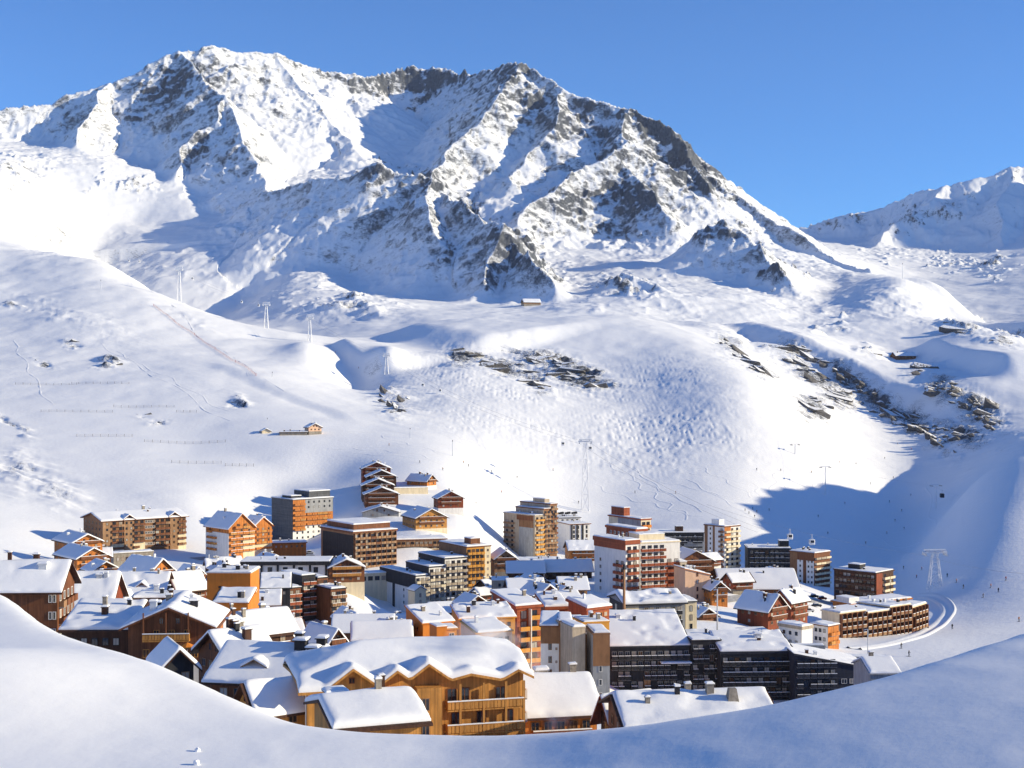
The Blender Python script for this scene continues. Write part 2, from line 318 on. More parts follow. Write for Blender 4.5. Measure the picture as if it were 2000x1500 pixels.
def terrain(X, Y, detail=True):
    """height of the ground at world X, Y (numpy arrays), with rock strength"""
    X = np.asarray(X, np.float64); Y = np.asarray(Y, np.float64)
    px = 1000 + X / Y * F
    zb = base_T(px, Y) * Y + lumps(px, Y) + scarps(X, Y)
    Z = zb; rock = np.zeros(X.shape, np.float32)
    if Y.max() > 1900:
        fm = Y > 1900
        Zr = np.full(X.shape, -1e4, np.float32); DD = np.full(X.shape, 1e4, np.float32); SS = np.zeros(X.shape, np.float32); AM = SS.copy(); RK = SS.copy()
        Zr[fm], DD[fm], SS[fm], AM[fm], RK[fm] = ridge_field(X[fm], Y[fm])
        wx = X + 25 * vnoise(X / 140, Y / 140, 5); wy = Y + 25 * vnoise(X / 140, Y / 140, 6)
        if detail:
            fade = np.exp(-DD / 420)
            ribs = ridged(SS / 120 + 0.7 * vnoise(wx / 160, wy / 160, 3) + DD / 400, DD / 260 + 0.4 * vnoise(wx / 90, wy / 90, 4), 3, 11)
            Zr = Zr + AM * fade * (ribs * 0.55 * (1 - np.exp(-DD / 40)) + 0.75 * ridged(wx / 150, wy / 150, 4, 21) * np.minimum(1, 0.25 + DD / 120)) - AM * 0.15
        k = 30.0
        h = np.clip(0.5 + 0.5 * (Zr - zb) / k, 0, 1)
        Z = zb * (1 - h) + Zr * h + k * h * (1 - h) * 0.5
        wr = h
        rock = wr * RK * (np.exp(-DD / 150) * 0.42 + np.exp(-DD / 25) * 0.12)
    if detail:
        far = sstep(700, 1300, Y)
        Z = Z + far * (6.0 * fbm(X / 120, Y / 120, 4, 40, 0.45) + 10.0 * fbm(X / 320, Y / 320, 2, 50)) * sstep(900, 1800, Y) + far * 0.45 * fbm(X / 26, Y / 26, 2, 47) + 0.45 * fbm(X / 34, Y / 34, 2, 44) * sstep(150, 700, Y)
    Z = Z + 30 * ridged(X / 130, Y / 130, 3, 33) * sstep(2250, 2550, px) * sstep(600, 800, Y) * sstep(1500, 1250, Y)
    py = 750 - Z / Y * F
    # ragged outlines
    wn = np.where(Y > 2150, 30.0, 13.0)
    rf = rock_field(px + wn * (vnoise(X / 28, Y / 28, 101) + .6 * vnoise(X / 11, Y / 11, 103)), py + .6 * wn * (vnoise(X / 30, Y / 30, 102) + .6 * vnoise(X / 12, Y / 12, 104)))
    rock = np.maximum(rock.astype(np.float32), rf)
    if detail:
        fr = sstep(1300, 2300, Y)
        rr = np.minimum(rock, 1.3)
        ua = X * 0.86 - Y * 0.5; wa = X * 0.5 + Y * 0.86
        Z = Z + rr * (1 - fr) * (4.5 * ridged(ua / 55, wa / 15, 3, 71) + 1.2 * ridged(ua / 18, wa / 7, 2, 81))
        Z = Z + rr * fr * (17 * ridged(X / 75, Y / 75, 3, 72) + 7.5 * ridged(X / 26, Y / 26, 3, 82))
        # moguls on the piste slope in the middle
        mg = np.exp(-((px - 1150 + 0.3 * (Y - 1250)) / 330) ** 4) * sstep(1060, 1150, Y) * (1 - sstep(1430, 1600, Y)) * (1 - np.minimum(1, rock * 2)) * 0.75
        Z = Z + mg * (0.75 * np.abs(vnoise(X / 4.2 + 0.3 * vnoise(X / 30, Y / 30, 93), Y / 6.5, 91)) * 2 - 0.7 + 0.5 * vnoise(X / 11, Y / 14, 92) + 1.2 * vnoise(X / 40, Y / 40, 94)) * (0.55 + 0.45 * vnoise(X / 55, Y / 70, 95))
    return Z, rock

GRIDS = []
def height(X, Y):
    """ground height read from the built meshes"""
    X = np.asarray(X, float); Y = np.asarray(Y, float); px = 1000 + X / Y * F; out = np.zeros(X.shape)
    for gi, (cs, rs_, Z) in enumerate(GRIDS):
        m = (Y < SPLIT) if gi == 0 else (Y >= SPLIT)
        if not m.any(): continue
        fc = np.clip(np.interp(px[m], cs, np.arange(len(cs))), 0, len(cs) - 1.001); fr = np.clip(np.interp(Y[m], rs_, np.arange(len(rs_))), 0, len(rs_) - 1.001)
        i = fr.astype(int); j = fc.astype(int); u = fr - i; v = fc - j
        out[m] = (Z[i, j] * (1 - v) + Z[i, j + 1] * v) * (1 - u) + (Z[i + 1, j] * (1 - v) + Z[i + 1, j + 1] * v) * u
    return out
def zt(x, y):
    return float(height(np.array([x]), np.array([y]))[0])

def grid_mesh(name, V, nr, nc, mat, attr=None, smooth=True):
    """V: (nr*nc, 3) float array"""
    me = bpy.data.meshes.new(name)
    idx = np.arange(nr * nc).reshape(nr, nc)
    quads = np.stack([idx[:-1, :-1], idx[:-1, 1:], idx[1:, 1:], idx[1:, :-1]], -1).reshape(-1, 4)
    me.vertices.add(nr * nc); me.vertices.foreach_set("co", np.ascontiguousarray(V, np.float32).ravel())
    n = len(quads)
    me.loops.add(n * 4); me.loops.foreach_set("vertex_index", quads.ravel().astype(np.int32))
    me.polygons.add(n)
    me.polygons.foreach_set("loop_start", np.arange(0, n * 4, 4, dtype=np.int32))
    me.polygons.foreach_set("use_smooth", np.full(n, smooth, bool))
    me.update(calc_edges=True)
    if attr is not None:
        for k, v in attr.items():
            a = me.attributes.new(k, 'FLOAT', 'POINT'); a.data.foreach_set("value", np.ascontiguousarray(v, np.float32).ravel())
    me.materials.append(mat)
    o = bpy.data.objects.new(name, me); C.objects.link(o)
    return o

# ------------------------------------------------------------------ snow and rock materials
def new_mat(name):
    m = bpy.data.materials.new(name); m.use_nodes = True
    nt = m.node_tree; b = nt.nodes["Principled BSDF"]
    return m, nt, b

def node(nt, t, **kw):
    n = nt.nodes.new(t)
    for k, v in kw.items(): setattr(n, k, v)
    return n

def snow_rock_material(name, bump_scale, bump_dist, rocks=True, rscale=0.12):
    m, nt, b = new_mat(name)
    L = nt.links.new
    geo = node(nt, "ShaderNodeNewGeometry")
    n1 = node(nt, "ShaderNodeTexNoise"); n1.inputs["Scale"].default_value = bump_scale; n1.inputs["Detail"].default_value = 6; n1.inputs["Roughness"].default_value = 0.6
    L(geo.outputs["Position"], n1.inputs["Vector"])
    bump = node(nt, "ShaderNodeBump"); bump.inputs["Strength"].default_value = 1.0; bump.inputs["Distance"].default_value = bump_dist
    L(n1.outputs["Fac"], bump.inputs["Height"])
    L(bump.outputs[0], b.inputs["Normal"])
    cr = node(nt, "ShaderNodeValToRGB")
    cr.color_ramp.elements[0].color = (0.885, 0.89, 0.905, 1); cr.color_ramp.elements[1].color = (0.945, 0.945, 0.948, 1)
    L(n1.outputs["Fac"], cr.inputs[0])
    b.inputs["Roughness"].default_value = 0.75
    b.inputs["Specular IOR Level"].default_value = 0.15
    if not rocks:
        L(cr.outputs[0], b.inputs["Base Color"]); return m
    at = node(nt, "ShaderNodeAttribute", attribute_name="rock")
    mpr = node(nt, "ShaderNodeMapping"); mpr.inputs["Rotation"].default_value = (0.5, 0.55, 0.2); mpr.inputs["Scale"].default_value = (1.5, 1.2, 0.6)
    L(geo.outputs["Position"], mpr.inputs[0])
    n2 = node(nt, "ShaderNodeTexNoise"); n2.inputs["Scale"].default_value = rscale; n2.inputs["Detail"].default_value = 10; n2.inputs["Roughness"].default_value = 0.7
    L(mpr.outputs[0], n2.inputs["Vector"])
    n3 = node(nt, "ShaderNodeTexNoise"); n3.inputs["Scale"].default_value = rscale * 0.8; n3.inputs["Detail"].default_value = 8; n3.inputs["Roughness"].default_value = 0.66; n3.inputs["Distortion"].default_value = 0.4
    L(geo.outputs["Position"], n3.inputs["Vector"])
    # craggy relief; snow stays on its ledges, rock shows where it is steep
    rb = node(nt, "ShaderNodeBump"); rb.inputs["Strength"].default_value = 1.0; rb.inputs["Distance"].default_value = 0.55 / rscale
    L(n3.outputs["Fac"], rb.inputs["Height"])
    sp = node(nt, "ShaderNodeSeparateXYZ"); L(rb.outputs[0], sp.inputs[0])
    steep = node(nt, "ShaderNodeMath", operation='MULTIPLY_ADD'); L(sp.outputs["Z"], steep.inputs[0]); steep.inputs[1].default_value = -1.1; steep.inputs[2].default_value = 0.60
    add = node(nt, "ShaderNodeMath", operation='MULTIPLY_ADD'); L(n2.outputs["Fac"], add.inputs[0]); add.inputs[1].default_value = 2.5; L(at.outputs["Fac"], add.inputs[2])
    add2 = node(nt, "ShaderNodeMath", operation='ADD'); L(add.outputs[0], add2.inputs[0]); L(steep.outputs[0], add2.inputs[1])
    mr = node(nt, "ShaderNodeMapRange"); mr.inputs["From Min"].default_value = 1.86; mr.inputs["From Max"].default_value = 1.93; L(add2.outputs[0], mr.inputs["Value"])
    gate = node(nt, "ShaderNodeMapRange"); gate.inputs["From Min"].default_value = 0.06; gate.inputs["From Max"].default_value = 0.22; L(at.outputs["Fac"], gate.inputs["Value"])
    msk = node(nt, "ShaderNodeMath", operation='MULTIPLY'); L(mr.outputs[0], msk.inputs[0]); L(gate.outputs[0], msk.inputs[1])
    rc = node(nt, "ShaderNodeValToRGB"); rc.color_ramp.elements[0].position = 0.3; rc.color_ramp.elements[0].color = (0.042, 0.047, 0.058, 1); rc.color_ramp.elements[1].position = 0.75; rc.color_ramp.elements[1].color = (0.19, 0.205, 0.235, 1)
    n4 = node(nt, "ShaderNodeTexNoise"); n4.inputs["Scale"].default_value = rscale * 2.2; n4.inputs["Detail"].default_value = 6; n4.inputs["Roughness"].default_value = 0.7
    L(mpr.outputs[0], n4.inputs["Vector"]); L(n4.outputs["Fac"], rc.inputs[0])
    mix = node(nt, "ShaderNodeMix", data_type='RGBA'); L(msk.outputs[0], mix.inputs[0]); L(cr.outputs[0], mix.inputs[6]); L(rc.outputs[0], mix.inputs[7])
    L(mix.outputs[2], b.inputs["Base Color"])
    mn = node(nt, "ShaderNodeMix", data_type='VECTOR'); 
    gw = node(nt, "ShaderNodeMapRange"); gw.inputs["From Min"].default_value = 0.3; gw.inputs["From Max"].default_value = 0.9; L(at.outputs["Fac"], gw.inputs["Value"])
    L(gw.outputs[0], mn.inputs[0]); L(bump.outputs[0], mn.inputs[4]); L(rb.outputs[0], mn.inputs[5]); L(mn.outputs[1], b.inputs["Normal"])
    return m

M_SNOW_FAR = snow_rock_material("snow_and_rock_far", 0.05, 0.8, True, 0.06)
M_SNOW_NEAR = snow_rock_material("snow_and_rock_near", 0.35, 0.22, True, 0.16)
M_SNOW_FORE = snow_rock_material("snow_foreground", 6.0, 0.004, False)
M_SNOW_ROOF = snow_rock_material("snow_on_roofs", 0.8, 0.05, False)

# ------------------------------------------------------------------ the slope with the village (near) and the mountain (far)
def slope_rock(V, nr, nc, rock):
    """bare rock shows where the ground is steep: raise the rock value with the slope"""
    G = V.reshape(nr, nc, 3)
    du = np.gradient(G, axis=1); dv = np.gradient(G, axis=0)
    N = np.cross(du, dv); N /= np.linalg.norm(N, axis=2, keepdims=True) + 1e-9
    return np.abs(N[..., 2]).reshape(-1)

def build_terrain(name, cols, rows):
    PX, YY = np.meshgrid(cols, rows)
    X = (PX - 1000) / F * YY
    Z, rock = terrain(X.ravel(), YY.ravel())
    V = np.stack([X.ravel(), YY.ravel(), Z], -1)
    GRIDS.append((cols, rows, Z.reshape(len(rows), len(cols))))
    nz = slope_rock(V, len(rows), len(cols), rock)
    st = sstep(0.80, 0.55, nz)
    rk = rock * (0.72 + 0.65 * st) + 0.16 * sstep(0.72, 0.5, nz)
    rk = rk * np.where(V[:, 1] < 2150, np.where(rk > 0.45, 1.12, 1.0), 1.0)
    return V, rk

SPLIT = 1180.0
cols = np.concatenate([np.linspace(-900, -60, 60)[:-1], np.linspace(-60, 2060, 760), np.linspace(2060, 2900, 70)[1:]])
rows = np.concatenate([np.geomspace(26, 520, 90)[:-1], np.geomspace(520, SPLIT, 260)])
V, rk = build_terrain("village_slope", cols, rows)
slope_near = grid_mesh("snow_slope", V, len(rows), len(cols), M_SNOW_NEAR, {"rock": rk})
tag(slope_near, "snow covered slope that carries the village", kind="structure")
cols = np.concatenate([np.linspace(-900, -60, 70)[:-1], np.linspace(-60, 2060, 1150), np.linspace(2060, 2900, 80)[1:]])
rows = np.concatenate([np.geomspace(SPLIT, 2300, 230)[:-1], np.linspace(2300, 4350, 420)[:-1], np.linspace(4350, 5400, 90)])
V, rk = build_terrain("mountain", cols, rows)
mountain = grid_mesh("mountain", V, len(rows), len(cols), M_SNOW_FAR, {"rock": rk})
tag(mountain, "rocky snow covered mountain behind the village", kind="structure")

# ------------------------------------------------------------------ foreground snow bank
LIP = np.array([(-900, 900), (-300, 1090), (0, 1156), (15, 1158), (115, 1234), (200, 1264), (300, 1298), (400, 1338), (500, 1380), (590, 1415), (700, 1428), (830, 1434), (1000, 1432), (1150, 1425), (1300, 1408), (1500, 1376), (1650, 1340), (1800, 1298), (2000, 1234), (2300, 1120), (2900, 900)], float)
_xk = np.array([-30, -0.9, -0.3, 0.3, 2.2, 3.6, 30.0]); _sk = np.array([0.0, 0.0, 0.15, 0.265, 0.235, 0.15, 0.12])
_xg = np.linspace(-30, 30, 1201); _fg = np.cumsum(np.interp(_xg, _xk, _sk)) * (_xg[1] - _xg[0])
bank = lambda x: -2.93 + np.interp(x, _xg, _fg)            # the bank leans up to the right, away from the low sun
LIPD = np.full(len(LIP), 12.0)
for _ in range(40): LIPD = 0.5 * LIPD + 0.5 * np.clip(-bank((LIP[:, 0] - 1000) / F * LIPD) / ((LIP[:, 1] - 750) / F), 9.0, 24.0)
ys_, xs_ = np.concatenate([np.linspace(-8, 6, 40)[:-1], np.linspace(6, 26, 200)[:-1], np.linspace(26, 42, 24)]), np.concatenate([np.linspace(-48, -8.5, 90)[:-1], np.linspace(-8.5, 8.5, 240)[:-1], np.linspace(8.5, 40, 80)])
Xf, YY = np.meshgrid(xs_, ys_)
PXf = 1000 + Xf / np.maximum(YY, 6.0) * F
Dl = np.interp(PXf, LIP[:, 0], LIPD); zl = -np.interp(PXf, LIP[:, 0], (LIP[:, 1] - 750) / F * LIPD)
zin = bank(Xf) + 0.15 * sstep(8, 22, Xf)
Zf = -1.75 + (zin + 1.75) * sstep(-1, 9.5, YY)
# a nearer swell on the left
Zf = Zf + 0.42 * np.exp(-((Xf + 5.2) / 1.6) ** 2) * np.exp(-((YY - 13.2) / 1.7) ** 2)
dd = np.maximum(YY - Dl, 0)
Zf = np.where(YY <= Dl, Zf, zl - (np.abs(zl) / Dl + 0.03) * dd - 0.05 * np.minimum(dd, 9) ** 2)
def smooth2(A, k, axis):
    ker = np.hanning(k); ker /= ker.sum()
    return np.apply_along_axis(lambda r: np.convolve(np.pad(r, k // 2, mode='edge'), ker, 'valid'), axis, A)
Zs = smooth2(smooth2(Zf, 15, 1), 7, 0)
Zs = Zs + 0.016 * fbm(Xf / 1.7, YY / 1.7, 3, 5) + 0.006 * ridged(Xf / 0.55 + YY / 1.6, YY / 0.8, 2, 8)
fg = grid_mesh("snow_bank", np.stack([Xf.ravel(), YY.ravel(), Zs.ravel()], -1), len(ys_), len(xs_), M_SNOW_FORE)
tag(fg, "smooth snow bank in front of the village", kind="structure")

xb = np.linspace(-2600, 1800, 80); yb = -np.geomspace(9, 1900, 60)  # unseen snow slope behind the camera, added so its sunlit surface bounces fill light
XB, YB = np.meshgrid(xb, yb)
ZB = -2.2 - 0.02 * XB * sstep(-20, -400, YB) + 0.30 * np.maximum(-YB - 9, 0) ** 0.98 + 14 * fbm(XB / 260, YB / 260, 3, 61) * sstep(-20, -200, YB) - 0.16 * np.abs(XB) * sstep(-300, -9, YB) * (np.abs(XB) > 18)
hb = grid_mesh("hillside", np.stack([XB.ravel(), YB.ravel(), ZB.ravel()], -1), len(yb), len(xb), M_SNOW_ROOF)
tag(hb, "snow covered hillside behind the viewpoint, unseen, added to bounce sunlight forward", kind="structure")

# ------------------------------------------------------------------ building materials
def flat_mat(name, colr, rough=0.7, var=0.18, scale=0.6, planks=None, metal=0.0):
    m, nt, b = new_mat(name)
    L = nt.links.new
    tc = node(nt, "ShaderNodeTexCoord")
    n = node(nt, "ShaderNodeTexNoise"); n.inputs["Scale"].default_value = scale; n.inputs["Detail"].default_value = 5; n.inputs["Roughness"].default_value = 0.65
    L(tc.outputs["Object"], n.inputs["Vector"])
    r = node(nt, "ShaderNodeValToRGB")
    r.color_ramp.elements[0].position = 0.25; r.color_ramp.elements[1].position = 0.75
    r.color_ramp.elements[0].color = tuple(c * (1 - var) for c in colr) + (1,)
    r.color_ramp.elements[1].color = tuple(min(1, c * (1 + var)) for c in colr) + (1,)
    L(n.outputs["Fac"], r.inputs[0])
    out = r.outputs[0]
    if planks:                     # boards: darker joints along one direction and a tone for each board
        mp = node(nt, "ShaderNodeMapping")
        mp.inputs["Scale"].default_value = (1 / planks, 1 / planks, 0.02) if planks > 0 else (0.03, 0.03, -1 / planks)
        L(tc.outputs["Object"], mp.inputs[0])
        w = node(nt, "ShaderNodeTexNoise"); w.inputs["Scale"].default_value = 1.0; w.inputs["Detail"].default_value = 3; w.inputs["Roughness"].default_value = 0.75
        L(mp.outputs[0], w.inputs["Vector"])
        mr = node(nt, "ShaderNodeMapRange"); mr.inputs["From Min"].default_value = 0.3; mr.inputs["From Max"].default_value = 0.7; mr.inputs["To Min"].default_value = 0.62; mr.inputs["To Max"].default_value = 1.25
        L(w.outputs["Fac"], mr.inputs["Value"])
        mx = node(nt, "ShaderNodeVectorMath", operation='SCALE'); L(out, mx.inputs[0]); L(mr.outputs[0], mx.inputs["Scale"])
        out = mx.outputs[0]
        bp = node(nt, "ShaderNodeBump"); bp.inputs["Distance"].default_value = 0.03; bp.inputs["Strength"].default_value = 0.6
        L(w.outputs["Fac"], bp.inputs["Height"]); L(bp.outputs[0], b.inputs["Normal"])
    st = node(nt, "ShaderNodeTexNoise"); st.inputs["Scale"].default_value = 0.9; st.inputs["Detail"].default_value = 6; st.inputs["Roughness"].default_value = 0.7
    ms = node(nt, "ShaderNodeMapping"); ms.inputs["Scale"].default_value = (1.0, 1.0, 0.16); L(tc.outputs["Object"], ms.inputs[0]); L(ms.outputs[0], st.inputs["Vector"])
    sr = node(nt, "ShaderNodeMapRange"); sr.inputs["From Min"].default_value = 0.34; sr.inputs["From Max"].default_value = 0.62; sr.inputs["To Min"].default_value = 0.68 if max(colr) < 0.6 or planks else 0.88; sr.inputs["To Max"].default_value = 1.08; L(st.outputs["Fac"], sr.inputs["Value"])
    sm = node(nt, "ShaderNodeVectorMath", operation='SCALE'); L(out, sm.inputs[0]); L(sr.outputs[0], sm.inputs["Scale"]); out = sm.outputs[0]
    L(out, b.inputs["Base Color"])
    b.inputs["Roughness"].default_value = rough
    b.inputs["Metallic"].default_value = metal
    b.inputs["Specular IOR Level"].default_value = 0.3
    return m

MAT = {
    'wood_brown': flat_mat('wood_brown', (0.21, 0.076, 0.03), planks=0.35),
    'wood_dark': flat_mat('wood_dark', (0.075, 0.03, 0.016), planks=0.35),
    'wood_red': flat_mat('wood_red', (0.25, 0.055, 0.02), planks=0.35),
    'wood_orange': flat_mat('wood_orange', (0.56, 0.19, 0.035), planks=0.4),
    'wood_honey': flat_mat('wood_honey', (0.58, 0.27, 0.065), planks=0.28),
    'wood_tan': flat_mat('wood_tan', (0.36, 0.20, 0.10), planks=0.5),
    'brown_panel': flat_mat('brown_panel', (0.26, 0.125, 0.055), var=.14),
    'orange': flat_mat('orange_render', (0.62, 0.20, 0.025), var=.08),
    'ochre': flat_mat('ochre_render', (0.60, 0.27, 0.04), var=.08),
    'peach': flat_mat('peach_render', (0.72, 0.46, 0.30), var=.06),
    'rust': flat_mat('rust_red_cladding', (0.36, 0.085, 0.03), var=.1, planks=-0.5),
    'white': flat_mat('white_render', (0.78, 0.75, 0.70), var=.05),
    'cream': flat_mat('cream_render', (0.74, 0.62, 0.42), var=.07),
    'beige': flat_mat('beige_concrete', (0.46, 0.37, 0.27), var=.1),
    'grey': flat_mat('grey_concrete', (0.34, 0.34, 0.34), var=.1),
    'slate': flat_mat('slate_shingle', (0.10, 0.105, 0.115), var=.2, planks=-0.6),
    'charcoal': flat_mat('charcoal_cladding', (0.028, 0.028, 0.034), var=.25, planks=0.6),
    'black': flat_mat('black_metal', (0.018, 0.018, 0.02), rough=.5),
    'navy': flat_mat('navy_cladding', (0.03, 0.034, 0.052), var=.2, planks=-0.5),
    'stone': flat_mat('rubble_stone', (0.30, 0.26, 0.21), var=.45, scale=2.5),
    'steel': flat_mat('galvanised_steel', (0.62, 0.64, 0.66), rough=.45, metal=.3),
    'lift_white': flat_mat('white_painted_steel', (0.80, 0.80, 0.80), rough=.4, var=.03),
    'red': flat_mat('red_paint', (0.55, 0.05, 0.03), rough=.4, var=.05),
    'red_net': flat_mat('red_netting', (0.62, 0.26, 0.22), rough=.8),
    'wire': flat_mat('weathered_wire', (0.42, 0.40, 0.38), rough=.6),
    'skin': flat_mat('skin', (0.55, 0.33, 0.22), var=.03),
}
def glass_mat():
    m, nt, b = new_mat('window_glass')
    b.inputs["Base Color"].default_value = (0.025, 0.03, 0.04, 1)
    b.inputs["Roughness"].default_value = 0.08
    b.inputs["Specular IOR Level"].default_value = 0.7
    return m
MAT['glass'] = glass_mat()
def blind_mat():
    return flat_mat('window_blind', (0.42, 0.36, 0.30), var=.1)
MAT['blind'] = blind_mat(); MAT['curtain'] = flat_mat('white_curtain', (0.55, 0.52, 0.47), var=.1); MAT['shutter'] = flat_mat('brown_shutter', (0.14, 0.07, 0.035), var=.2, planks=-.15)
ALT = {'rust': 'wood_red', 'wood_tan': 'wood_brown', 'ochre': 'wood_honey', 'cream': 'beige', 'beige': 'cream', 'wood_brown': 'wood_tan', 'wood_orange': 'wood_honey', 'charcoal': 'black'}

# ------------------------------------------------------------------ mesh kit
def mesh_from(name, verts, faces, mats, fm=None, smooth=False):
    me = bpy.data.meshes.new(name)
    me.from_pydata([tuple(v) for v in verts], [], faces)
    for m in mats: me.materials.append(m)
    if fm: me.polygons.foreach_set("material_index", fm)
    if smooth: me.polygons.foreach_set("use_smooth", [True] * len(me.polygons))
    me.update()
    return me

class MB:
    """collects boxes and bars into one mesh"""
    def __init__(self): self.v = []; self.f = []; self.m = []
    def box(self, x0, x1, y0, y1, z0, z1, mi=0):
        n = len(self.v)
        self.v += [(x0, y0, z0), (x1, y0, z0), (x1, y1, z0), (x0, y1, z0), (x0, y0, z1), (x1, y0, z1), (x1, y1, z1), (x0, y1, z1)]
        self.f += [(n, n + 3, n + 2, n + 1), (n + 4, n + 5, n + 6, n + 7), (n, n + 1, n + 5, n + 4), (n + 1, n + 2, n + 6, n + 5), (n + 2, n + 3, n + 7, n + 6), (n + 3, n, n + 4, n + 7)]
        self.m += [mi] * 6; return self
    def bar(self, a, b, r, r2=None, sides=6, mi=0):
        a = Vector(a); b = Vector(b); r2 = r if r2 is None else r2
        d = (b - a).normalized(); u = d.orthogonal().normalized(); w = d.cross(u)
        n = len(self.v)
        for p, rr in ((a, r), (b, r2)):
            for i in range(sides):
                t = 2 * math.pi * i / sides
                self.v.append(tuple(p + u * math.cos(t) * rr + w * math.sin(t) * rr))
        for i in range(sides):
            j = (i + 1) % sides
            self.f.append((n + i, n + j, n + sides + j, n + sides + i)); self.m.append(mi)
        self.f.append(tuple(n + i for i in reversed(range(sides)))); self.m.append(mi)
        self.f.append(tuple(n + sides + i for i in range(sides))); self.m.append(mi)
        return self
    def mesh(self, name, *mats): return mesh_from(name, self.v, self.f, mats, self.m)

def put(name, me, parent=None, loc=(0, 0, 0), rz=0.0):
    o = bpy.data.objects.new(name, me); C.objects.link(o)
    o.location = loc
    if rz: o.rotation_euler = (0, 0, rz)
    if parent is not None: o.parent = parent
    return o

def empty(name, loc, rz=0.0):
    o = bpy.data.objects.new(name, None); C.objects.link(o)
    o.location = loc; o.rotation_euler = (0, 0, rz); o.empty_display_size = 1.0
    return o

_cache = {}
def window_mesh(w, h, frame='wood_brown', pane='glass', bars=1):
    k = ('w', round(w, 2), round(h, 2), frame, pane, bars)
    if k not in _cache:
        b = MB(); t = 0.09
        b.box(-w / 2, -w / 2 + t, -0.09, 0.02, 0, h); b.box(w / 2 - t, w / 2, -0.09, 0.02, 0, h)
        b.box(-w / 2 + t, w / 2 - t, -0.09, 0.02, 0, t); b.box(-w / 2 + t, w / 2 - t, -0.09, 0.02, h - t, h)
        if bars: b.box(-0.035, 0.035, -0.07, 0.02, t, h - t)
        b.box(-w / 2 + t, w / 2 - t, -0.045, 0.015, t, h - t, 1)
        _cache[k] = b.mesh('window', MAT[frame], MAT[pane])
    return _cache[k]

def balcony_mesh(w, dep, ph, mat, cap='same', sides=True, slab='grey'):
    k = ('b', round(w, 2), dep, ph, mat, cap, sides, slab)
    if k not in _cache:
        b = MB()
        b.box(-w / 2, w / 2, -dep, 0.05, -0.18, 0, 1)
        b.box(-w / 2, w / 2, -dep - 0.05, -dep + 0.05, -0.10, ph, 0)
        if sides:
            b.box(-w / 2, -w / 2 + 0.09, -dep + 0.05, 0.05, 0.002, ph - .02, 0); b.box(w / 2 - 0.09, w / 2, -dep + 0.05, 0.05, 0.002, ph - .02, 0)
        if cap != 'same':
            b.box(-w / 2 + .01, w / 2 - .01, -dep - 0.10, -dep + 0.12, ph, ph + 0.13, 2)
        _cache[k] = b.mesh('balcony', MAT[mat], MAT[slab], M_SNOW_ROOF)
    return _cache[k]

def rail_mesh(w, dep, mat):
    """wooden chalet balcony with separate boards"""
    k = ('rail', round(w, 2), dep, mat)
    if k not in _cache:
        b = MB()
        b.box(-w / 2, w / 2, -dep, 0.05, -0.16, 0)
        n = max(3, int(w / 0.45)); st = w / n
        for i in range(n):
            x = -w / 2 + i * st
            b.box(x + 0.03, x + st - 0.03, -dep - 0.02, -dep + 0.03, 0.08, 0.92)
        b.box(-w / 2, w / 2, -dep - 0.06, -dep + 0.07, 0.92, 1.02)
        b.box(-w / 2 - .01, w / 2 + .01, -dep - 0.1, -dep + 0.11, 1.02, 1.14, 1)
        for x in (-w / 2, w / 2 - 0.08): b.box(x, x + 0.08, -dep + 0.07, 0.05, 0.1, 1.0)
        _cache[k] = b.mesh('balcony', MAT[mat], M_SNOW_ROOF)
    return _cache[k]

# ------------------------------------------------------------------ roofs, walls, snow
def slab_mesh(name, fn, xs, ys, thick, mat):
    v = []; f = []; nx, ny = len(xs), len(ys)
    for dz in (0, thick):
        for y in ys:
            for x in xs: v.append((x, y, fn(x, y) + dz))
    o = nx * ny
    for j in range(ny - 1):
        for i in range(nx - 1):
            a = j * nx + i
            f.append((a, a + nx, a + nx + 1, a + 1)); f.append((o + a, o + a + 1, o + a + nx + 1, o + a + nx))
    for i in range(nx - 1):
        f.append((i, i + 1, o + i + 1, o + i)); a = (ny - 1) * nx + i; f.append((a + 1, a, o + a, o + a + 1))
    for j in range(ny - 1):
        a = j * nx; f.append((a + nx, a, o + a, o + a + nx)); a = j * nx + nx - 1; f.append((a, a + nx, o + a + nx, o + a))
    return mesh_from(name, v, f, [mat])

